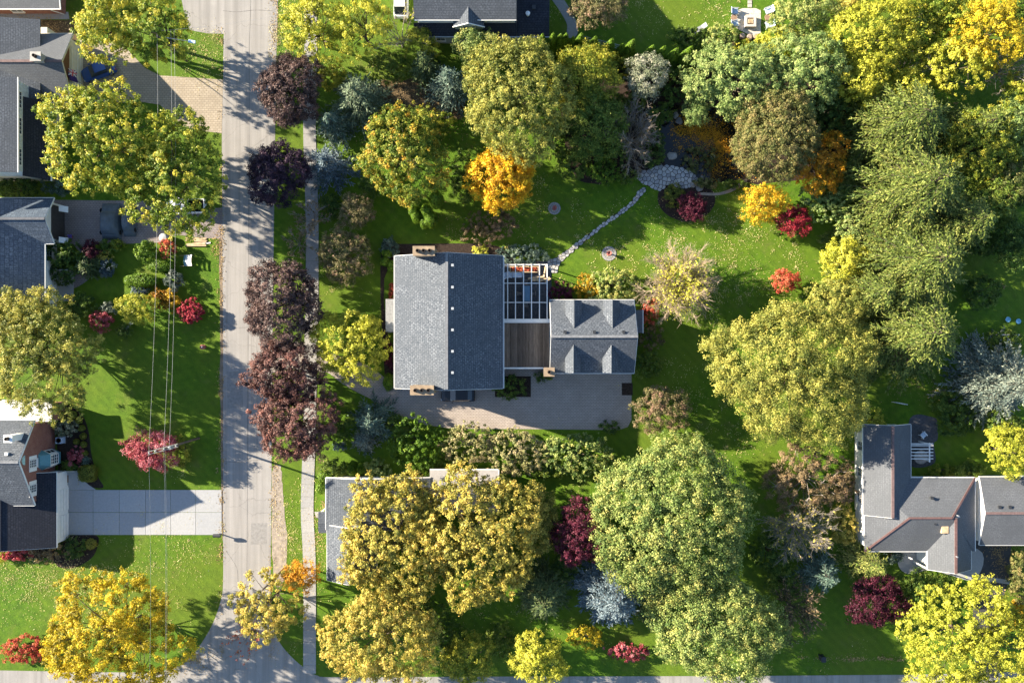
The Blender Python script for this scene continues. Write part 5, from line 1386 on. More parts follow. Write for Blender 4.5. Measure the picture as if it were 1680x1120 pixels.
def clipped(px, py, rx, ry, h, pal, name, label, cat='shrub', shape='globe', leaf=.085, group=None, bias=0.0, lai=3.4, bumps=.05):
    """dense topiary: an added solid dark core makes it opaque, inside a close shell of small leaves"""
    rng = rng_next(); zcen = h * .5; k = 1 - zcen / CAM_H
    base = W(px, py, zcen); base.z = 0; RX, RY = rx / PPM * k, ry / PPM * k
    o = empty(name, base, label, cat, group)
    surf = math.pi * RX * RY * (2 if shape == 'globe' else 1.2) + math.pi * (RX + RY) * h * .5
    n = int(surf * lai / (2 * leaf * leaf * .62) * .5)
    d = unit(rng.normal(size=(n, 3))); ph = rng.uniform(0, 6, 4)
    bm = 1 + bumps * (np.sin(5 * d[:, 0] + ph[0]) + np.sin(6 * d[:, 1] + ph[1]) + np.sin(7 * d[:, 2] + ph[2]))
    sh = rng.uniform(.82, 1.03, n) * bm
    if shape == 'globe':
        C = d * sh[:, None] * np.array([RX, RY, h * .5]) + np.array([0, 0, h * .5]); N = d / np.array([RX, RY, h * .5])
    elif shape == 'cone':
        u = 1 - np.sqrt(rng.random(n)); az = rng.uniform(0, 6.28, n); pr = np.where(u < .12, .75 + u * 2, (1 - u) ** .72) * rng.uniform(.85, 1.04, n) * (1 + bumps * np.sin(3 * az + ph[0] + 5 * u))
        C = np.stack([RX * pr * np.cos(az), RY * pr * np.sin(az), h * (.03 + .97 * u)], 1); N = np.stack([np.cos(az), np.sin(az), np.full(n, .35)], 1)
    C[:, 2] = np.maximum(C[:, 2], .05)
    N = unit(N) + rng.normal(0, .35, (n, 3))
    leaf_mesh('foliage', C, N, leaf * rng.uniform(.7, 1.25, n), pal_color(pal, rng.normal(.45 + bias, .16, n), rng), LEAF, o, rng)
    m = MB()
    if shape == 'globe': m.lathe((0, 0, 0), [(max(RX, .2) * .45, .02)] + [(math.cos(a) * min(RX, RY) * .78, h * .5 + math.sin(a) * h * .40) for a in (-1.0, -.5, 0, .5, 1.0, 1.35)], 12)
    else: m.lathe((0, 0, 0), [(min(RX, RY) * .6, .02), (min(RX, RY) * .72, h * .12), (min(RX, RY) * .5, h * .5), (min(RX, RY) * .2, h * .85), (.02, h * .93)], 12)
    m.build('filler_core', plain('dark_filler', (.030, .035, .014), .95, .3, 6, .05), o, local=True)  # solid dark filler added so the leaf shell looks opaque
    return o

BL, SHR, BT_, CO, CL = broadleaf, shrub, bare_tree, conifer, clipped
# --- west side trees
BL(182, 46, 52, 60, 11, 'maple', 'maple_tree', 'yellow-green maple at the top left beside the gabled garage', bias=.08)
BL(258, 48, 55, 58, 11, 'maple', 'maple_tree', 'yellow-green maple around the street lamp at the top left', bias=.02, bare=.12)
BL(174, 228, 98, 96, 13, 'maple', 'maple_tree', 'huge yellow-green maple in front of the gambrel house', bias=.06, lobes=40, leaf=.22)
BL(290, 292, 82, 92, 11.5, 'maple', 'maple_tree', 'big green-gold maple overhanging the road above the pickup', bias=-.02, lobes=36, leaf=.22)
BL(72, 582, 92, 100, 9.5, 'locust', 'locust_tree', 'feathery yellow-green tree over the lawn between the two left houses', bias=.02, leaf=.17, lai=3.2, bare=.1)
BL(20, 525, 60, 52, 9, 'locust', 'locust_tree', 'bright yellow feathery tree over the blue-grey roof corner', bias=.14, leaf=.17, lai=2.8, bare=.1)
BL(190, 1040, 118, 98, 10, 'yellow', 'ash_tree', 'large golden yellow tree at the bottom left corner', bias=.04, leaf=.17, lai=3.2, lobes=40, bare=.10, tip=.1)
SHR(40, 1065, 36, 22, 1.8, 'scarlet', 'burning_bush', 'orange-red weeping shrub beside the golden corner tree', bias=-.05)
BL(250, 736, 42, 32, 4.2, 'rose', 'crabapple_tree', 'rose-red leaved tree under the utility pole crossarm', leaf=.16, clump=.5, bias=.05)
SHR(300, 738, 12, 22, 1.6, 'ygreen', 'shrub', 'yellow-green shrub tucked against the rose-red tree')
SHR(296, 761, 7, 5, .8, 'box', 'shrub', 'tiny golden shrub below the rose-red tree')
# --- street trees east of the road
BL(478, 148, 48, 60, 7.0, 'purple', 'plum_tree', 'dark purple street tree nearest the top of the road', bias=.02, lai=5.2, leaf=.16)
BL(456, 286, 47, 52, 6.5, 'plum', 'plum_tree', 'blackish plum street tree beside the blue spruce', bias=.0, lai=5.2, leaf=.16)
BL(464, 500, 66, 68, 7.5, 'purple', 'plum_tree', 'largest purple street tree left of the central house', bias=.12, lai=5.2, leaf=.17)
BL(468, 612, 72, 48, 7.0, 'copper', 'plum_tree', 'copper-purple street tree at the main driveway mouth', bias=-.05, lai=5.2, leaf=.17, bare=.25)
BL(488, 695, 66, 62, 7.2, 'copper', 'plum_tree', 'reddest copper street tree with bare grey twigs below the driveway mouth', bias=.06, lai=5.2, leaf=.17, bare=.3)
BL(440, 988, 62, 62, 7.5, 'amber', 'street_maple', 'thin yellow street tree with bare twigs at the road corner', bias=.15, leaf=.17, bare=.45, lai=2.2)
BL(492, 945, 32, 28, 5.5, 'orange', 'street_maple', 'small orange tree over the sidewalk at the lower corner', bias=.1, leaf=.15, lai=2.4)
BT_(405, 1045, 40, 40, 4.5, 'scarlet', 'bare_sapling', 'half-bare sapling with pink-orange leaves over the intersection', 9, 7, 4, 260, BARKL, .8)
# --- top centre
BL(515, 45, 58, 55, 9.5, 'lemon', 'yellow_tree', 'bright lemon yellow tree by the road at the top', bias=.02, leaf=.17, lai=2.6, bare=.2)
BL(592, 44, 52, 55, 9.5, 'lemon', 'yellow_tree', 'lemon yellow tree left of the white van at the top', bias=.08, leaf=.17, lai=2.4, bare=.3)
BT_(655, 60, 55, 48, 6, 'lemon', 'bare_tree', 'bare grey-twigged tree in front of the charcoal-roofed house', 14, 9, 5, 300, BARKL, .9, bias=0)
CO(590, 165, 62, 8.5, 'sage', 'silver_spruce', 'silvery green spruce with drooping boughs in the shaded north-west lot', .35, bias=-.12)
CO(548, 205, 36, 6.0, 'teal', 'young_spruce', 'young teal spruce right of the purple street trees', .25)
CO(540, 272, 45, 6.0, 'blue', 'blue_spruce', 'rounded blue spruce beside the blackish plum tree', .25, nb=13)
CO(698, 112, 34, 7.0, 'spruce', 'spruce_tree', 'dark green conifer beneath the charcoal eave at the top')
CO(738, 142, 42, 8, 'teal', 'spruce_tree', 'blue-green conifer left of the tall yellow-green tree', .3, bias=.05)
BL(690, 72, 28, 22, 5, 'ygreen', 'small_tree', 'small yellow-tipped tree below the charcoal roof gutter', leaf=.15, clump=.45)
BL(778, 76, 34, 28, 6, 'chest', 'small_tree', 'pale green small tree below the white dormer', leaf=.15, clump=.45)
BL(850, 162, 86, 102, 11, 'locust', 'tall_linden', 'tall yellow-green dense tree in the middle of the north lot', bias=-.12, leaf=.16, lai=4, lobes=42, rough=.1)
BL(664, 254, 74, 76, 8.5, 'mapleo', 'sugar_maple', 'orange-tipped green maple in the north lot', bias=.0, tip=.3, leaf=.19)
BL(823, 291, 53, 57, 7.0, 'gold', 'golden_maple', 'brilliant golden-orange maple above the central house', bias=.08, leaf=.18, lai=4.2, rough=.12)
SHR(800, 372, 46, 30, 2.4, 'rust', 'brown_shrub', 'brownish bare shrub between the golden maple and the house roof', bare=.3, lai=2.4)
BL(960, 130, 56, 52, 7, 'ygreen', 'small_tree', 'yellow-green tree right of the tall linden', bias=.02, leaf=.16, clump=.6)
BL(975, 205, 52, 60, 6.5, 'green', 'dark_tree', 'dark green tree below the yellow-green one in the north lot', bias=.05, leaf=.16, clump=.6)
BL(1060, 125, 31, 38, 6.5, 'silver', 'silver_tree', 'pale silver-green tree by the cedar row', bias=.05, leaf=.15, clump=.5)
BT_(1035, 225, 48, 58, 5.5, 'rust', 'bare_tree', 'grey-purple bare tree left of the pond', 24, 13, 8, 900, BARKL, .9, bias=-.05)
SHR(990, 280, 26, 22, 2.2, 'cedar', 'green_shrub', 'fresh green shrub left of the flagstone patio', bias=-.1)
SHR(938, 272, 26, 22, 2.4, 'green', 'green_shrub', 'dark green shrub under the tall linden', bias=.05)
SHR(1070, 240, 20, 36, 2.2, 'hedge', 'green_shrub', 'deep green shrub along the west bank of the pond', bias=.1)
SHR(1040, 165, 20, 18, 2.5, 'green', 'green_shrub', 'bright green shrub above the pond head', bias=.25)
SHR(1105, 140, 24, 30, 3, 'hedge', 'green_shrub', 'shaded dark green shrub north of the pond')
BL(1210, 130, 86, 58, 8, 'lgreen', 'light_green_tree', 'light green spreading tree above the pond', bias=.05, leaf=.17)
BL(1325, 115, 70, 60, 8, 'lgreen', 'light_green_tree', 'light green tree right of the one above the pond', bias=.0, leaf=.17)
BL(1140, 183, 22, 22, 4, 'lgreen', 'small_tree', 'small light green tree at the pond inlet', leaf=.13, clump=.4, bias=-.1)
BL(1272, 222, 72, 76, 8.5, 'olive', 'olive_tree', 'olive-brown tree right of the pond', bias=.12, leaf=.14, lai=4.2, rough=.1)
BL(1345, 268, 45, 50, 6, 'orange', 'orange_maple', 'bright orange maple at the right edge of the north lot', bias=.2, leaf=.17, lai=2.8, bare=.15)
SHR(1362, 178, 34, 46, 4.5, 'hedge', 'dark_shrub', 'dark green thicket between the olive tree and the spruces')
BL(1252, 333, 36, 33, 4.2, 'goldsh', 'golden_shrub', 'golden yellow shrub left of the dark red one on the back lawn', cat='shrub', leaf=.16, clump=.5, bias=.08, lai=2.6)
SHR(1356, 325, 42, 38, 3, 'lgreen', 'green_shrub', 'light green shrub right of the golden shrub', bias=-.1, leaf=.15)
BL(1300, 362, 28, 25, 3, 'red', 'japanese_maple', 'crimson Japanese maple at the edge of the back lawn', leaf=.14, clump=.4, bias=-.1)
BL(1288, 462, 21, 20, 3, 'scarlet', 'japanese_maple', 'salmon-red small maple alone on the lower lawn', leaf=.14, clump=.4, bias=.05)
SHR(1106, 321, 17, 19, 1.5, 'box', 'round_shrub', 'round green shrub in the mulch bed by the patio', leaf=.11, bias=-.15)
BL(1135, 339, 24, 22, 2.4, 'wine', 'japanese_maple', 'dark wine-red Japanese maple in the mulch bed', leaf=.13, clump=.35, bias=.1)
SHR(1160, 300, 22, 8, .8, 'olive', 'ground_shrub', 'low olive planting along the lower pond edge')
SHR(1200, 302, 22, 7, .7, 'green', 'ground_shrub', 'low green planting at the right end of the pond edge')
SHR(1150, 262, 26, 24, 1.0, 'olive', 'marsh_plant', 'olive water plants in the middle of the pond', bias=-.2, lai=1.8)
# --- top right
BL(1432, 55, 72, 62, 9, 'lemon', 'yellow_tree', 'broad yellow tree at the top right', bias=-.08, leaf=.17, lai=3)
BL(1410, 130, 48, 40, 7, 'lemon', 'yellow_tree', 'lower yellow-green tree beside the dead white branches', bias=-.05, leaf=.17)
BL(1620, 58, 62, 52, 10, 'yellow', 'yellow_tree', 'brightest yellow tree at the upper right edge', bias=.0, leaf=.17)
BL(1560, 110, 60, 48, 8.5, 'lemon', 'yellow_tree', 'yellow tree with bare streaks above the tall spruces', bias=.05, leaf=.17, bare=.3, lai=2.4)
BT_(1500, 105, 60, 40, 6.5, 'lemon', 'bare_tree', 'bare whitish branches between the yellow trees at the top right', 9, 8, 5, 250, BARKL, .9)
BT_(1655, 110, 40, 62, 7, 'dry', 'bare_tree', 'bare grey tree at the far upper right edge', 13, 9, 5, 120, BARKL, .9)
BL(1320, 25, 55, 40, 6.5, 'chest', 'small_tree', 'grey-green tree right of the fire patio', bias=.1, leaf=.16)
BL(1285, 72, 42, 25, 4, 'lemon', 'small_tree', 'yellow-green low tree below the fire patio', bias=-.05, leaf=.15, clump=.45)
BL(980, 16, 48, 30, 6.5, 'crab', 'small_tree', 'pinkish green tree on the lawn top of the cedar row', bias=.05, leaf=.15, clump=.5)
SHR(1185, 62, 26, 22, 1.8, 'chest', 'shrub', 'pale green shrub left of the three poufs')
SHR(1130, 62, 30, 18, 1.8, 'green', 'shrub', 'dark green shrub round the sun lounger')
SHR(1195, 76, 14, 9, 1.3, 'rust', 'shrub', 'pinkish brown small shrub below the fire patio')
SHR(1180, 96, 60, 14, 2.2, 'hedge', 'shrub', 'dark shrubbery behind the right end of the cedar row')
BL(1610, 240, 58, 66, 8, 'ygreen', 'thicket_tree', 'yellowish green tree right of the tall spruces', bias=-.12, leaf=.16)
BL(1655, 300, 40, 48, 7, 'olive', 'thicket_tree', 'brown-olive tree at the right edge in shade', bias=-.1, leaf=.16, lai=2.6)
BL(1390, 15, 30, 22, 6, 'amber', 'small_tree', 'tan leaved tree touching the top edge right of the fire patio', bias=.05, leaf=.15)
BL(1520, 10, 46, 24, 8, 'maple', 'small_tree', 'green-gold tree cut by the top edge at the right', bias=.0, leaf=.17)
BL(1655, 215, 38, 44, 8, 'lgreen', 'thicket_tree', 'light green tree at the far right edge below the bare grey tree', bias=-.1, leaf=.16)
BL(1625, 335, 46, 44, 7, 'green', 'thicket_tree', 'dark green tree in shade at the right of the second tall spruce', bias=.1, leaf=.16)
SHR(640, 112, 34, 24, 3, 'green', 'green_shrub', 'green shrub in the top left corner of the north lot', bias=.1)
SHR(640, 205, 34, 24, 2.6, 'cedar', 'green_shrub', 'leafy green shrub above the orange-tipped maple', bias=-.15)
SHR(712, 205, 32, 22, 2.4, 'ygreen', 'green_shrub', 'yellowish shrub left of the tall linden', bias=-.1)
SHR(612, 300, 22, 24, 2.2, 'hedge', 'dark_shrub', 'dark shrub right of the rounded blue spruce', bias=.15)
SHR(760, 290, 20, 40, 2.5, 'green', 'green_shrub', 'shaded green shrub between the two maples of the north lot', bias=-.05)
SHR(1010, 110, 26, 28, 3.5, 'ygreen', 'green_shrub', 'yellow-green shrub left of the silver tree', bias=-.05)
SHR(1085, 185, 22, 16, 2, 'green', 'green_shrub', 'leafy shrub on the upper left rim of the pond', bias=.05)
BL(1500, 52, 46, 44, 7.5, 'ygreen', 'thicket_tree', 'yellow-green tree between the two yellow tops at the upper right', bias=.1, leaf=.17)
BL(1565, 30, 44, 34, 7.5, 'maple', 'thicket_tree', 'green-gold tree left of the brightest yellow one at the top', bias=.0, leaf=.17)
BL(1485, 150, 42, 36, 6.5, 'lemon', 'thicket_tree', 'muted yellow-green tree above the northernmost tall spruce', bias=-.15, leaf=.17)
BL(1672, 160, 30, 40, 7, 'ygreen', 'thicket_tree', 'green tree cut by the right edge beside the bare grey tree', bias=-.05, leaf=.17)
BL(1665, 20, 24, 26, 6.5, 'green', 'thicket_tree', 'dark green tree in the very top right corner', bias=.1, leaf=.17)
BL(1660, 400, 34, 40, 7, 'hedge', 'thicket_tree', 'very dark tree against the right edge above the shaded lawn', bias=.05, leaf=.17)
for px, py, rx, ry, h, pal_, lb in [
    (905, 235, 26, 26, 2.6, 'green', 'green shrub below the right side of the tall linden'), (945, 175, 28, 26, 3.2, 'ygreen', 'olive shrub right of the tall linden'),
    (1010, 250, 26, 22, 2.2, 'hedge', 'dark shrub between the two green shrubs left of the patio'), (1005, 175, 24, 24, 3.0, 'green', 'green shrub below the silver tree'),
    (1030, 290, 18, 12, 1.4, 'green', 'low green shrub at the left tip of the flagstone patio'), (1075, 205, 12, 18, 1.6, 'green', 'green clump on the left pond rim'),
    (1215, 180, 26, 20, 3.0, 'lgreen', 'light green shrub hanging over the right of the pond'), (1350, 215, 30, 26, 3.5, 'green', 'green shrub above the bright orange maple'),
    (1380, 300, 22, 34, 3.0, 'green', 'green shrub at the foot of the tall spruces'), (1395, 370, 24, 26, 3.2, 'lgreen', 'light shrub between the crimson maple and the spruces'),
    (650, 700, 24, 20, 2.2, 'green', 'green shrub between the blue-green conifer and the bright one'),
    (560, 700, 24, 26, 2.2, 'green', 'green shrub right of the reddest copper street tree'), (740, 760, 26, 16, 2.0, 'green', 'green shrub left of the olive hedge foot'),
    (900, 770, 28, 14, 1.8, 'green', 'green shrub under the middle of the olive hedge'), (1000, 700, 16, 10, 1.2, 'hedge', 'low dark shrub at the corner of the paved court'),
    (930, 930, 24, 22, 2.4, 'hedge', 'dark shrub between the burgundy maple and the spruces'), (845, 930, 22, 26, 2.4, 'green', 'green shrub at the right foot of the biggest tan-gold tree'),
    (740, 1045, 26, 30, 2.6, 'hedge', 'dark shrub between the tan-yellow tree and the yellow and green one'), (820, 1050, 24, 26, 2.0, 'green', 'green shrub left of the pale yellow bottom tree'),
    (1265, 905, 30, 32, 3.0, 'hedge', 'dark green shrub right of the giant pale tree'), (1285, 955, 30, 26, 3.0, 'green', 'green shrub left of the dark teal spruce'),
    (1385, 860, 20, 32, 2.6, 'amber', 'tan shrub by the white wall of the hip-roofed house'), (1385, 800, 18, 28, 2.6, 'rust', 'rust shrub along the white wall of the hip-roofed house'),
    (1425, 690, 26, 22, 3.0, 'lemon', 'yellow-green shrub at the north corner of the hip-roofed house'), (1570, 690, 30, 26, 2.4, 'hedge', 'dark shrub in the shade below the frosty spruce'),
    (1610, 480, 30, 26, 2.6, 'hedge', 'dark shrub on the shaded lawn edge below the spruces'), (1560, 660, 30, 18, 2.2, 'green', 'green shrub above the shaded lawn of the hip-roofed house'),
    (1225, 85, 30, 16, 2.2, 'ygreen', 'yellow-green shrub directly below the three poufs'), (1110, 108, 22, 18, 2.4, 'green', 'green shrub below the right cedars'),
    (545, 340, 18, 20, 1.8, 'hedge', 'dark shrub beside the sidewalk above the front lawn'), (545, 120, 22, 26, 2.4, 'ygreen', 'yellow-green shrub by the sidewalk at the top')]:
    SHR(px, py, rx, ry, h, pal_, 'understorey_shrub', lb, bias=.08)
# tall spruces
CO(1478, 205, 108, 13, 'norway', 'norway_spruce', 'northernmost of the tall drooping spruces on the right', .42, twl=.46, nb=14, dens=1.0, prof=.5, zc=.45)
CO(1492, 312, 124, 15, 'norway', 'norway_spruce', 'second tall drooping spruce from the top on the right', .42, twl=.46, nb=14, dens=1.0, prof=.5, zc=.45, bias=.05)
CO(1500, 432, 122, 14, 'norway', 'norway_spruce', 'third tall drooping spruce from the top on the right', .42, twl=.46, nb=14, dens=1.0, prof=.5, zc=.45, bias=.03)
CO(1500, 545, 104, 12.5, 'norway', 'norway_spruce', 'southernmost of the tall drooping spruces with red vine', .42, twl=.46, nb=14, dens=1.0, prof=.5, zc=.45)
CO(1640, 625, 88, 11, 'frost', 'blue_spruce', 'frosty blue spruce at the right edge above the shaded lawn', .3, twl=.38, nb=15, dens=1.1, bias=.02)
CO(1590, 215, 62, 11, 'norway', 'norway_spruce', 'narrower spruce leaning out behind the tall ones at the upper right', .4, twl=.36)
CO(1560, 372, 74, 12, 'norway', 'norway_spruce', 'spruce filling the right flank between the second and third tall ones', .42, twl=.44, nb=13, prof=.55)
CO(1420, 480, 60, 10, 'norway', 'norway_spruce', 'shorter spruce at the lawn side of the third tall one', .42, twl=.44, nb=13, prof=.55, bias=.05)
SHR(1478, 562, 30, 34, 5.5, 'wine', 'red_vine', 'dull red vine climbing the southern tall spruce', bias=.25, lai=1.2)
SHR(1620, 390, 40, 30, 3, 'hedge', 'dark_shrub', 'very dark shrub in the deep shade right of the spruces')
SHR(1645, 560, 34, 16, 1.8, 'green', 'shrub', 'green shrubs in front of the white goal frame')
BL(1655, 740, 38, 42, 6, 'lemon', 'yellow_conifer', 'gold-tipped green tree at the right edge above the garage roof', bias=-.15, leaf=.15)
BL(1590, 770, 24, 14, 1.6, 'green', 'round_shrub', 'round green shrub above the hip roof corner', cat='shrub', leaf=.12, clump=.3, zc=.5)
SHR(1545, 772, 28, 9, 1.2, 'ygreen', 'shrub', 'yellow-green border shrub above the hip roof', bias=-.1)
SHR(1648, 700, 26, 30, 3, 'green', 'dark_shrub', 'dark green shrub below the frosty spruce')
# --- lower lawn
BL(1384, 428, 38, 34, 5.5, 'lemon', 'yellow_tree', 'bright yellow-green small tree where the lawn meets the spruces', bias=.02, leaf=.15)
BL(1378, 505, 46, 50, 6.5, 'locust', 'willow_tree', 'lime yellow feathery tree north of the huge olive-yellow one', bias=-.05, leaf=.14, lai=3.4)
BL(1304, 612, 124, 118, 10.5, 'locust', 'willow_tree', 'huge olive-yellow feathery tree on the lower lawn', bias=-.06, leaf=.15, lai=3.8, lobes=42, clump=.6)
BL(1326, 785, 74, 62, 4.8, 'rust', 'thinning_tree', 'thinning tan and rust tree below the huge feathery tree', bias=.05, leaf=.14, lai=1.7, bare=.4, bark=BARKL)
BT_(1310, 868, 62, 55, 6, 'amber', 'bare_tree', 'grey bare tree left of the right-hand house', 24, 13, 8, 900, BARKL, .9, tw=.012)
CO(1345, 938, 42, 6.5, 'teal', 'spruce_tree', 'dark teal spruce in shade left of the golden one', .3, bias=-.1)
CO(1420, 918, 42, 7, 'norway', 'golden_spruce', 'yellow-green spruce at the corner of the hip-roofed house', .3, bias=.22, nb=12)
BT_(1305, 1000, 48, 55, 5, 'rust', 'bare_tree', 'brown bare tree above the lower road', 20, 12, 7, 900, BARK, .9)
BL(1440, 985, 46, 42, 4.0, 'wine', 'japanese_maple', 'wide dark wine maple below the golden spruce', leaf=.15, clump=.45, bias=-.2)
BL(1600, 1052, 116, 92, 10, 'lemon', 'yellow_green_tree', 'large lime-yellow tree at the bottom right corner', bias=-.14, leaf=.17, lai=3.0, lobes=40, rough=.2)
BL(1520, 960, 42, 26, 3, 'green', 'shrub', 'leafy green shrub below the curved entry path', cat='shrub', leaf=.14, clump=.35)
SHR(1670, 945, 16, 44, 2.4, 'olive', 'hedge_shrub', 'grey-green clipped shrub along the dark driveway', bias=.15)
SHR(1665, 1010, 20, 24, 2, 'goldsh', 'golden_shrub', 'orange-yellow shrub at the right edge by the driveway')
SHR(1466, 912, 16, 10, 1.6, 'teal', 'shrub', 'teal shrub at the corner of the hip roof')
BL(1100, 855, 124, 138, 10, 'chest', 'chestnut_tree', 'giant dense pale green tree below the paved court', bias=.0, leaf=.18, lai=4.6, lobes=42, rough=.1, clump=.62)
BL(1178, 1032, 112, 78, 9, 'chest', 'chestnut_tree', 'second dense green tree below the giant pale one', bias=-.02, leaf=.18, lai=4.2, lobes=40, clump=.6)
SHR(1070, 1000, 26, 26, 3.2, 'spruce', 'dark_shrub', 'dark evergreen shrub between the blue spruce and the dense trees')
CO(1003, 970, 70, 9.5, 'blue', 'blue_spruce', 'powder-blue spruce with a frosted tip by the dark red maple', .22, nb=18, twl=.32, dens=1.25, prof=.58, bias=.05)
CO(890, 975, 52, 8, 'spruce', 'spruce_tree', 'dark green spruce left of the powder-blue one', .25, nb=15, prof=.6, bias=.15)
BL(952, 872, 48, 50, 7.5, 'wine', 'japanese_maple', 'dark burgundy maple left of the giant pale green tree', leaf=.15, clump=.45, bias=.1)
BL(880, 850, 34, 55, 6, 'amber', 'small_tree', 'olive-gold small tree right of the big yellow trees', bias=-.1, leaf=.15, clump=.5)
SHR(960, 1045, 30, 18, 2.2, 'yellow', 'yellow_shrub', 'bright yellow shrub below the dark green spruce', bias=-.1)
SHR(1030, 1068, 32, 14, 1.6, 'rose', 'pink_shrub', 'pink-red shrub below the powder-blue spruce', bias=-.05)
BL(882, 1080, 48, 42, 6, 'lemon', 'small_tree', 'pale yellow tree at the bottom centre edge', bias=.02, leaf=.15, lai=2.8)
BL(768, 1082, 42, 40, 5.5, 'ygreen', 'small_tree', 'yellow and green tree at the bottom edge left of the pale yellow one', bias=.05, leaf=.15)
BL(625, 1045, 92, 78, 9, 'amber', 'large_yellow_tree', 'broad tan-yellow tree at the bottom beside the sidewalk', bias=.12, leaf=.17, lai=3.2)
SHR(650, 985, 60, 30, 3.5, 'amber', 'thin_shrub', 'thin twiggy shrub between the tan-yellow tree and the lower house', bare=.3, lai=1.5, leaf=.15)
SHR(700, 1005, 30, 24, 3.5, 'green', 'green_shrub', 'green shrub under the south side of the big yellow trees')
BL(652, 882, 90, 106, 9, 'amber', 'large_yellow_tree', 'big yellow tree covering the lower house roof', bias=.08, leaf=.2, lai=3.8, lobes=40, tip=.1)
BL(787, 878, 92, 118, 9.5, 'amber', 'large_yellow_tree', 'biggest tan-gold tree right of the yellow one over the lower house', bias=.04, leaf=.2, lai=3.8, lobes=42)
# --- along the main drive
BL(1082, 672, 46, 42, 4.5, 'crab', 'crabapple_tree', 'pink-berried crab tree at the end of the paved court', bias=.12, leaf=.13, clump=.4, lai=2.8, bare=.15)
SHR(682, 728, 46, 42, 3.4, 'cedar', 'green_shrub', 'large bright green shrub below the drive bend', bias=-.15, leaf=.15)
SHR(768, 727, 44, 32, 3.2, 'hedgeo', 'hedge_shrub', 'leftmost of three olive hedge shrubs below the paved court', bias=.1, leaf=.14, group=None)
SHR(846, 742, 48, 38, 3, 'hedgeo', 'hedge_shrub', 'middle olive hedge shrub with mauve tinge below the paved court', bias=.15, leaf=.14)
SHR(948, 746, 54, 36, 3.2, 'chest', 'hedge_shrub', 'rightmost pale green hedge shrub below the paved court', leaf=.14)
CO(612, 690, 46, 5.5, 'teal', 'cloud_conifer', 'blue-green conifer between the copper tree and the drive', .3, bias=-.05)
CO(598, 722, 26, 3.2, 'frost', 'cloud_conifer', 'small pale conifer below the blue-green one', .3)
SHR(557, 731, 10, 8, .9, 'blue', 'blue_shrub', 'tiny steel-blue shrub beside the copper street tree')
SHR(550, 768, 26, 16, 1.5, 'green', 'shrub', 'green shrub behind the clipped globes of the lower house', bias=.15)
SHR(620, 768, 26, 14, 1.5, 'lgreen', 'shrub', 'light green shrub right of the clipped cedars', bias=-.05)
SHR(690, 775, 20, 12, 1.4, 'cedar', 'shrub', 'vivid green shrub by the leaf-strewn court')
CL(533, 781, 12, 11, 1.6, 'cedar', 'clipped_globe', 'upper clipped green globe at the lower house corner', leaf=.1)
CL(527, 800, 9, 10, 1.4, 'cedar', 'clipped_globe', 'lower clipped green globe at the lower house corner', leaf=.1)
CL(577, 772, 13, 14, 2.2, 'cedar', 'clipped_cedar', 'left clipped cedar against the lower house wall', leaf=.1, shape='cone')
CL(591, 771, 10, 13, 2.1, 'cedar', 'clipped_cedar', 'right clipped cedar against the lower house wall', leaf=.1, shape='cone')
BL(574, 566, 60, 60, 6.0, 'lemon', 'front_maple', 'yellow-green tree before the front door of the central house', bias=-.02, leaf=.18, lai=3.8)
# front yard of the central house
BL(566, 420, 46, 44, 4.5, 'crab', 'crabapple_tree', 'grey-green crab tree with pink tinge on the front lawn', bias=.02, leaf=.14, clump=.4, lai=2.8)
BL(585, 346, 30, 26, 4, 'crab', 'crabapple_tree', 'smaller pinkish crab tree above the front lawn one', bias=.15, leaf=.13, clump=.4)
BT_(510, 360, 30, 45, 4, 'rust', 'bare_tree', 'thin pinkish bare tree over the sidewalk', 11, 7, 5, 420, BARKL, .9)
BT_(487, 400, 26, 30, 3.6, 'crab', 'bare_sapling', 'sparse sapling with red and green leaves between road and sidewalk', 9, 6, 4, 420, BARKL, .9)
for i, (px, py, r, h, lb) in enumerate([(679, 345, 9, 2.2, 'leftmost globe of the clipped cedar cluster under the orange-tipped maple'), (684, 355, 10, 2.0, 'second globe of the clipped cedar cluster'), (700, 348, 11, 2.4, 'middle globe of the clipped cedar cluster'),
                                    (706, 362, 12, 2.2, 'lowest globe of the clipped cedar cluster'), (716, 328, 12, 3.0, 'tall top globe of the clipped cedar cluster'), (696, 366, 8, 1.7, 'small front globe of the clipped cedar cluster')]):
    CL(px, py, r, r * 1.15, h * 1.5, 'cedar', 'clipped_globe', lb, leaf=.09, group='clipped globes in the north lot')
for px, py, rx, ry, h, lb in [(635, 416, 9, 7, 2.0, 'upper clipped cedar at the north-west corner of the central house'), (632, 430, 8, 8, 1.9, 'middle clipped cedar at the north-west corner of the central house'), (643, 436, 8, 10, 1.9, 'lower clipped cedar at the north-west corner of the central house'), (638, 627, 10, 14, 2.2, 'clipped cedar at the south-west corner of the central house')]:
    CL(px, py, rx, ry, h, 'cedar', 'clipped_cedar', lb, leaf=.09)
SHR(640, 405, 16, 14, 1.6, 'teal', 'shrub', 'teal shrub above the clipped cedars at the house corner', bias=-.15)
SHR(645, 480, 6, 16, 1.2, 'scarlet', 'red_shrub', 'narrow red shrub along the front wall of the central house', bias=-.2)
SHR(640, 585, 7, 22, 1.2, 'wine', 'red_shrub', 'dark red shrub below the portico', bias=.1)
SHR(788, 412, 14, 8, 1.4, 'lemon', 'yellow_shrub', 'small yellow shrub at the north gable of the central house', bias=-.05)
SHR(855, 418, 44, 15, 1.0, 'teal', 'groundcover_shrub', 'low teal juniper above the pergola', bias=.05)
SHR(919, 479, 20, 16, 1.8, 'wine', 'purple_shrub', 'purple-red shrub between pergola and coach house', bias=.25)
SHR(1003, 468, 48, 26, 2.4, 'chest', 'garden_shrub', 'yellow-green shrub mass north of the coach house', bias=.2, leaf=.14)
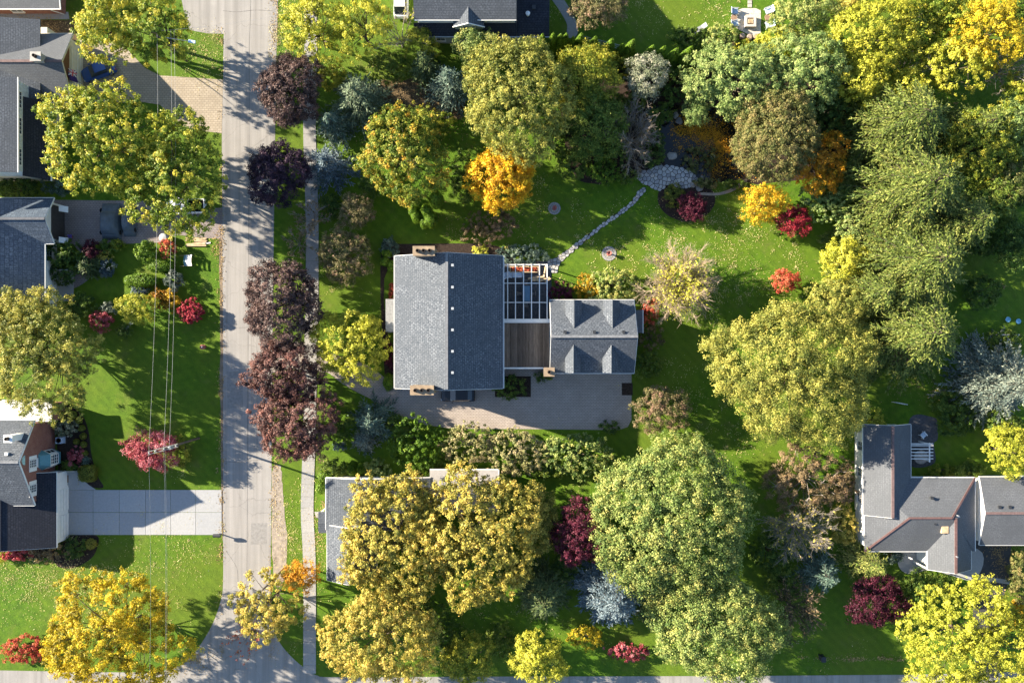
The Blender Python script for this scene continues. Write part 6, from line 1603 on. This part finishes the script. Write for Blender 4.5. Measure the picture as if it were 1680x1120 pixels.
SHR(962, 470, 20, 20, 2.0, 'goldsh', 'garden_shrub', 'amber-tipped shrub between the purple shrub and the green mass', bias=-.25)
BT_(1115, 467, 64, 72, 5.5, 'lemon', 'bare_beech', 'round bare-twigged tree with a yellow heart at the lawn edge', 40, 16, 9, 3800, plain('tan_twig', (.36, .28, .20), .9, .2, 3), .36, bias=.2, tw=.014)
SHR(1065, 512, 16, 22, 1.6, 'scarlet', 'rust_shrub', 'rust-orange shrub between the coach house and the bare tree', bias=-.1, lai=2.2)
SHR(1062, 598, 26, 22, 1.8, 'green', 'green_shrub', 'green shrub at the south-east corner of the coach house', bias=.15)
SHR(1068, 555, 22, 20, 1.4, 'rust', 'brown_shrub', 'brown leafless shrub along the east wall of the coach house', bias=-.2, lai=1.8)
SHR(838, 636, 26, 18, 1.5, 'hedge', 'green_shrub', 'dark green shrub in the bed under the link deck', bias=.2)
SHR(892, 618, 14, 8, 1.3, 'green', 'green_shrub', 'small green shrub below the coach house chimney', bias=-.1)
# cedar row along the north fence
for i, (px, py, r, h) in enumerate([(889, 66, 8, 3.4), (906, 66, 8, 3.8), (918, 67, 9, 3.6), (927, 66, 8, 3.7), (938, 70, 8, 3.3), (951, 66, 9, 3.7), (974, 70, 9, 3.4), (1000, 74, 9, 3.6), (1018, 80, 8, 3.0), (1034, 76, 10, 3.8), (1066, 84, 9, 3.4), (1084, 86, 9, 3.5), (1104, 89, 9, 3.6), (1126, 88, 10, 3.9), (1155, 92, 9, 3.4)]):
    o_ = ('first', 'second', 'third', 'fourth', 'fifth', 'sixth', 'seventh', 'eighth', 'ninth', 'tenth', 'eleventh', 'twelfth', 'thirteenth', 'fourteenth', 'fifteenth')[i]
    CL(px, py + 4, r * 1.45, r * 1.45, h * 1.6, 'cedar', 'cedar_column', f'{o_} columnar cedar from the left in the row below the top lawn', 'cedar', 'cone', .1, 'columnar cedars along the north fence')
# left garden
CL(262, 436, 22, 12, 1.7, 'cedar', 'clipped_hedge', 'upper wedge-shaped clipped hedge below the coral shrub', leaf=.1)
CL(232, 460, 30, 12, 1.8, 'cedar', 'clipped_hedge', 'lower wedge-shaped clipped hedge on the left garden lawn', leaf=.1)
SHR(275, 408, 13, 14, 1.8, 'scarlet', 'coral_shrub', 'coral red shrub beneath the overhead wires', bias=.05)
BL(152, 408, 15, 14, 2.4, 'wine', 'japanese_maple', 'small dark purple maple by the mauve drive', leaf=.12, clump=.3, bias=.05)
CO(146, 437, 22, 2.4, 'spruce', 'mugo_pine', 'bushy dark pine beside the curved path', .1, tiers=9, nb=16, twl=.34, cat='shrub', up=.4)
SHR(178, 404, 16, 12, 1.5, 'green', 'green_shrub', 'green shrub right of the small dark purple maple', bias=-.05)
SHR(194, 402, 10, 9, 1.3, 'ygreen', 'shrub', 'yellowish shrub on the drive edge left of the big green one')
SHR(240, 412, 18, 18, 2.4, 'cedar', 'green_shrub', 'leafy bright green shrub left of the coral one', bias=-.15)
SHR(105, 415, 30, 22, 2.8, 'hedge', 'dark_shrub', 'dark grey-green shrub before the white gable', bias=.05)
SHR(105, 448, 24, 20, 2.0, 'hedge', 'dark_shrub', 'blackish green shrub above the curved path', bias=-.1)
SHR(172, 419, 12, 9, 1.2, 'amber', 'shrub', 'tan-orange shrub below the small purple maple', bias=.05)
SHR(176, 440, 14, 14, 1.3, 'blue', 'blue_shrub', 'dark blue-green shrub right of the bushy pine', bias=-.2)
SHR(286, 462, 15, 18, 1.8, 'frost', 'blue_shrub', 'frosty blue-green shrub beneath the wires', bias=-.2)
SHR(229, 478, 13, 10, 1.2, 'blue', 'blue_shrub', 'small blue shrub above the yellow garden tree', bias=-.05)
BL(226, 507, 32, 26, 3.2, 'lemon', 'small_tree', 'rounded yellow-green small tree in the left garden', leaf=.14, clump=.4, bias=-.1)
SHR(262, 490, 18, 20, 1.5, 'orange', 'shrub', 'orange-tinged shrub under the wires', bias=-.2)
SHR(283, 494, 12, 18, 1.5, 'goldsh', 'shrub', 'yellow-orange shrub left of the red globe', bias=-.25)
SHR(313, 510, 21, 19, 1.9, 'red', 'red_globe_shrub', 'perfectly round bright red shrub by the road', bias=.05, rough=.03, lai=5, leaf=.11, clump=.22, lobes=30)
SHR(166, 528, 19, 17, 1.7, 'rose', 'weeping_maple', 'dusky pink weeping shrub in the left garden', bias=-.15)
SHR(178, 508, 12, 12, 1.2, 'frost', 'silver_shrub', 'silvery shrub above the dusky pink one', bias=-.05)
SHR(205, 543, 14, 12, 1.1, 'hedge', 'dark_shrub', 'dark shrub beside the leaning bench', bias=.1)
SHR(130, 500, 26, 20, 1.8, 'hedge', 'dark_shrub', 'dark shrub between the locust tree and the silvery one', bias=.1)
SHR(30, 308, 34, 20, 2.0, 'hedge', 'dark_shrub', 'dark hedge shrub between the gambrel house and the blue-grey roof', bias=-.05)
SHR(95, 300, 24, 20, 2.2, 'teal', 'dark_shrub', 'teal shrub left of the huge maple', bias=-.25)
# brick house garden
SHR(108, 702, 18, 14, 1.5, 'silver', 'pale_shrub', 'pale grey-green round shrub by the air conditioner', rough=.04, bias=-.05, lai=4.2)
for i, (px, py, r) in enumerate([(120, 680, 6.2), (129.5, 690, 5.6), (134, 702, 5.6), (136.5, 715, 5.6), (125.5, 724, 5), (137, 729, 5.4), (139.5, 743, 4.8)]):
    CL(px, py, r, r, .8, 'box', 'boxwood_ball', ('first', 'second', 'third', 'fourth', 'fifth', 'sixth', 'seventh')[i] + ' little clipped boxwood ball counting down the brick house bed', leaf=.075, group='boxwood balls in the brick house bed')
SHR(124, 750, 13, 18, 1.2, 'rose', 'hydrangea', 'pink-tan hydrangea below the boxwood balls', bias=.2, lai=2.6)
SHR(141, 754, 7, 7, .8, 'teal', 'shrub', 'small teal shrub right of the pink-tan hydrangea')
SHR(112, 763, 14, 8, 1.0, 'green', 'green_shrub', 'low green shrub below the bay window', bias=-.05)
CL(144, 776, 15.5, 15.5, 1.7, 'box', 'golden_globe', 'large clipped golden-green globe at the corner of the concrete drive', leaf=.09)
SHR(24, 908, 24, 10, 1.2, 'red', 'red_shrub', 'crimson shrub against the garage of the brick house', bias=.1)
SHR(80, 905, 30, 18, 1.6, 'dry', 'dry_grass_clump', 'dry tan ornamental grass beside the garage', bias=-.2, lai=1.6)
SHR(118, 898, 24, 16, 1.2, 'hedge', 'dark_shrub', 'dark sprawling shrub in the corner bed', bias=-.05)
CL(149, 892, 10, 9, .9, 'box', 'golden_ball', 'small straw-yellow ball shrub in the corner bed', leaf=.085, bias=.4)
SHR(4, 910, 10, 12, 1.0, 'lemon', 'yellow_shrub', 'yellow-green shrub at the left edge below the garage')
# flowers
for host, L_, w_, pal_, nm in ((pl, 3.5, .5, 'scarlet', 'flowers'), (fp2, .45, .45, 'plum', 'flowers')):
    rng = rng_next(); n = 500 if host is pl else 200
    C = np.stack([rng.uniform(-L_ / 2, L_ / 2, n), rng.uniform(-w_ / 2, w_ / 2, n), rng.uniform(.38, .6, n) if host is pl else rng.uniform(.35, .6, n)], 1)
    col = pal_color(pal_, rng.normal(.6, .2, n), rng) if host is pl else np.clip(np.array([.22, .17, .60]) * np.exp(rng.normal(0, .3, (n, 1))), 0, .85)
    leaf_mesh(nm, C, rng.normal(size=(n, 3)) + np.array([0, 0, 1.]), .09 * rng.uniform(.7, 1.3, n), col, LEAF, host, rng)

# ------------------------------------------------------------------ fallen leaves
def litter(name, label, regions, pal, size=.085, bias=.1, cat='fallen leaves', z=.03):
    rng = rng_next(); P = []
    for (px, py, sx, sy, n) in regions:
        kc = max(4, n // 26); cx_ = np.stack([rng.normal(px, sx, kc), rng.normal(py, sy, kc)], 1); sp_ = rng.uniform(2, 14, kc) * min(1, (sx + sy) / 30)
        ix = rng.integers(0, kc, n); q = cx_[ix] + rng.normal(size=(n, 2)) * sp_[ix][:, None] * np.array([min(1, sx / 6), min(1, sy / 6)]); P.append(q)
    P = np.concatenate(P)
    ok = ~((P[:, 0] > 372) & (P[:, 0] < 440) & (rng.random(len(P)) < .97))
    P = P[ok]; n = len(P)
    C = np.stack([(P[:, 0] - 840) / PPM, (560 - P[:, 1]) / PPM, rng.uniform(z, z + .04, n)], 1)
    o = leaf_mesh(name, C, rng.normal(0, .35, (n, 3)) + np.array([0, 0, 1.]), size * rng.uniform(.6, 1.3, n), pal_color(pal, rng.normal(.5 + bias, .22, n), rng), LITTER, None, rng, asp=.7)
    return tag(o, label, cat, None, 'stuff')
litter('fallen_leaves', 'scattered yellow fallen leaves across the lawns', [(1200, 440, 70, 45, 3200), (1060, 440, 60, 30, 1500), (950, 330, 80, 45, 700), (1180, 350, 70, 25, 900), (300, 900, 60, 30, 700), (120, 960, 90, 50, 3800), (60, 950, 60, 40, 1800), (1160, 640, 60, 70, 700), (1200, 740, 60, 40, 600),
        (860, 850, 60, 80, 500), (830, 1000, 60, 50, 600), (340, 90, 16, 22, 900), (475, 60, 20, 40, 1800), (480, 850, 14, 50, 1100), (520, 900, 10, 50, 500), (1100, 25, 90, 25, 700), (1230, 20, 60, 20, 600), (280, 780, 60, 20, 160), (640, 1060, 120, 30, 700), (1300, 1060, 200, 25, 500), (580, 480, 40, 30, 250)], 'litter', .056, .05)
litter('brown_leaf_litter', 'brown leaf litter along the road edge and under the trees', [(363, 600, 2.2, 260, 1500), (449, 820, 2.5, 120, 500), (452, 60, 3, 50, 500), (60, 44, 60, 9, 1500), (360, 400, 8, 12, 300), (700, 165, 60, 40, 1500), (690, 790, 16, 14, 500), (1600, 300, 60, 120, 900), (528, 880, 5, 30, 400), (312, 1082, 14, 10, 400), (1640, 905, 5, 40, 900), (1430, 1080, 70, 1.6, 600), (1500, 640, 60, 20, 300), (800, 380, 50, 15, 500)], 'dry', .075, 0)
litter('pond_leaves', 'mat of orange leaves floating on the pond', [(1168, 222, 14, 8, 1500), (1148, 209, 16, 6, 1300), (1188, 248, 8, 10, 900), (1150, 240, 26, 22, 900), (1110, 205, 12, 10, 200), (1178, 278, 22, 9, 350)], 'orange', .07, -.08, 'floating leaves', .035)
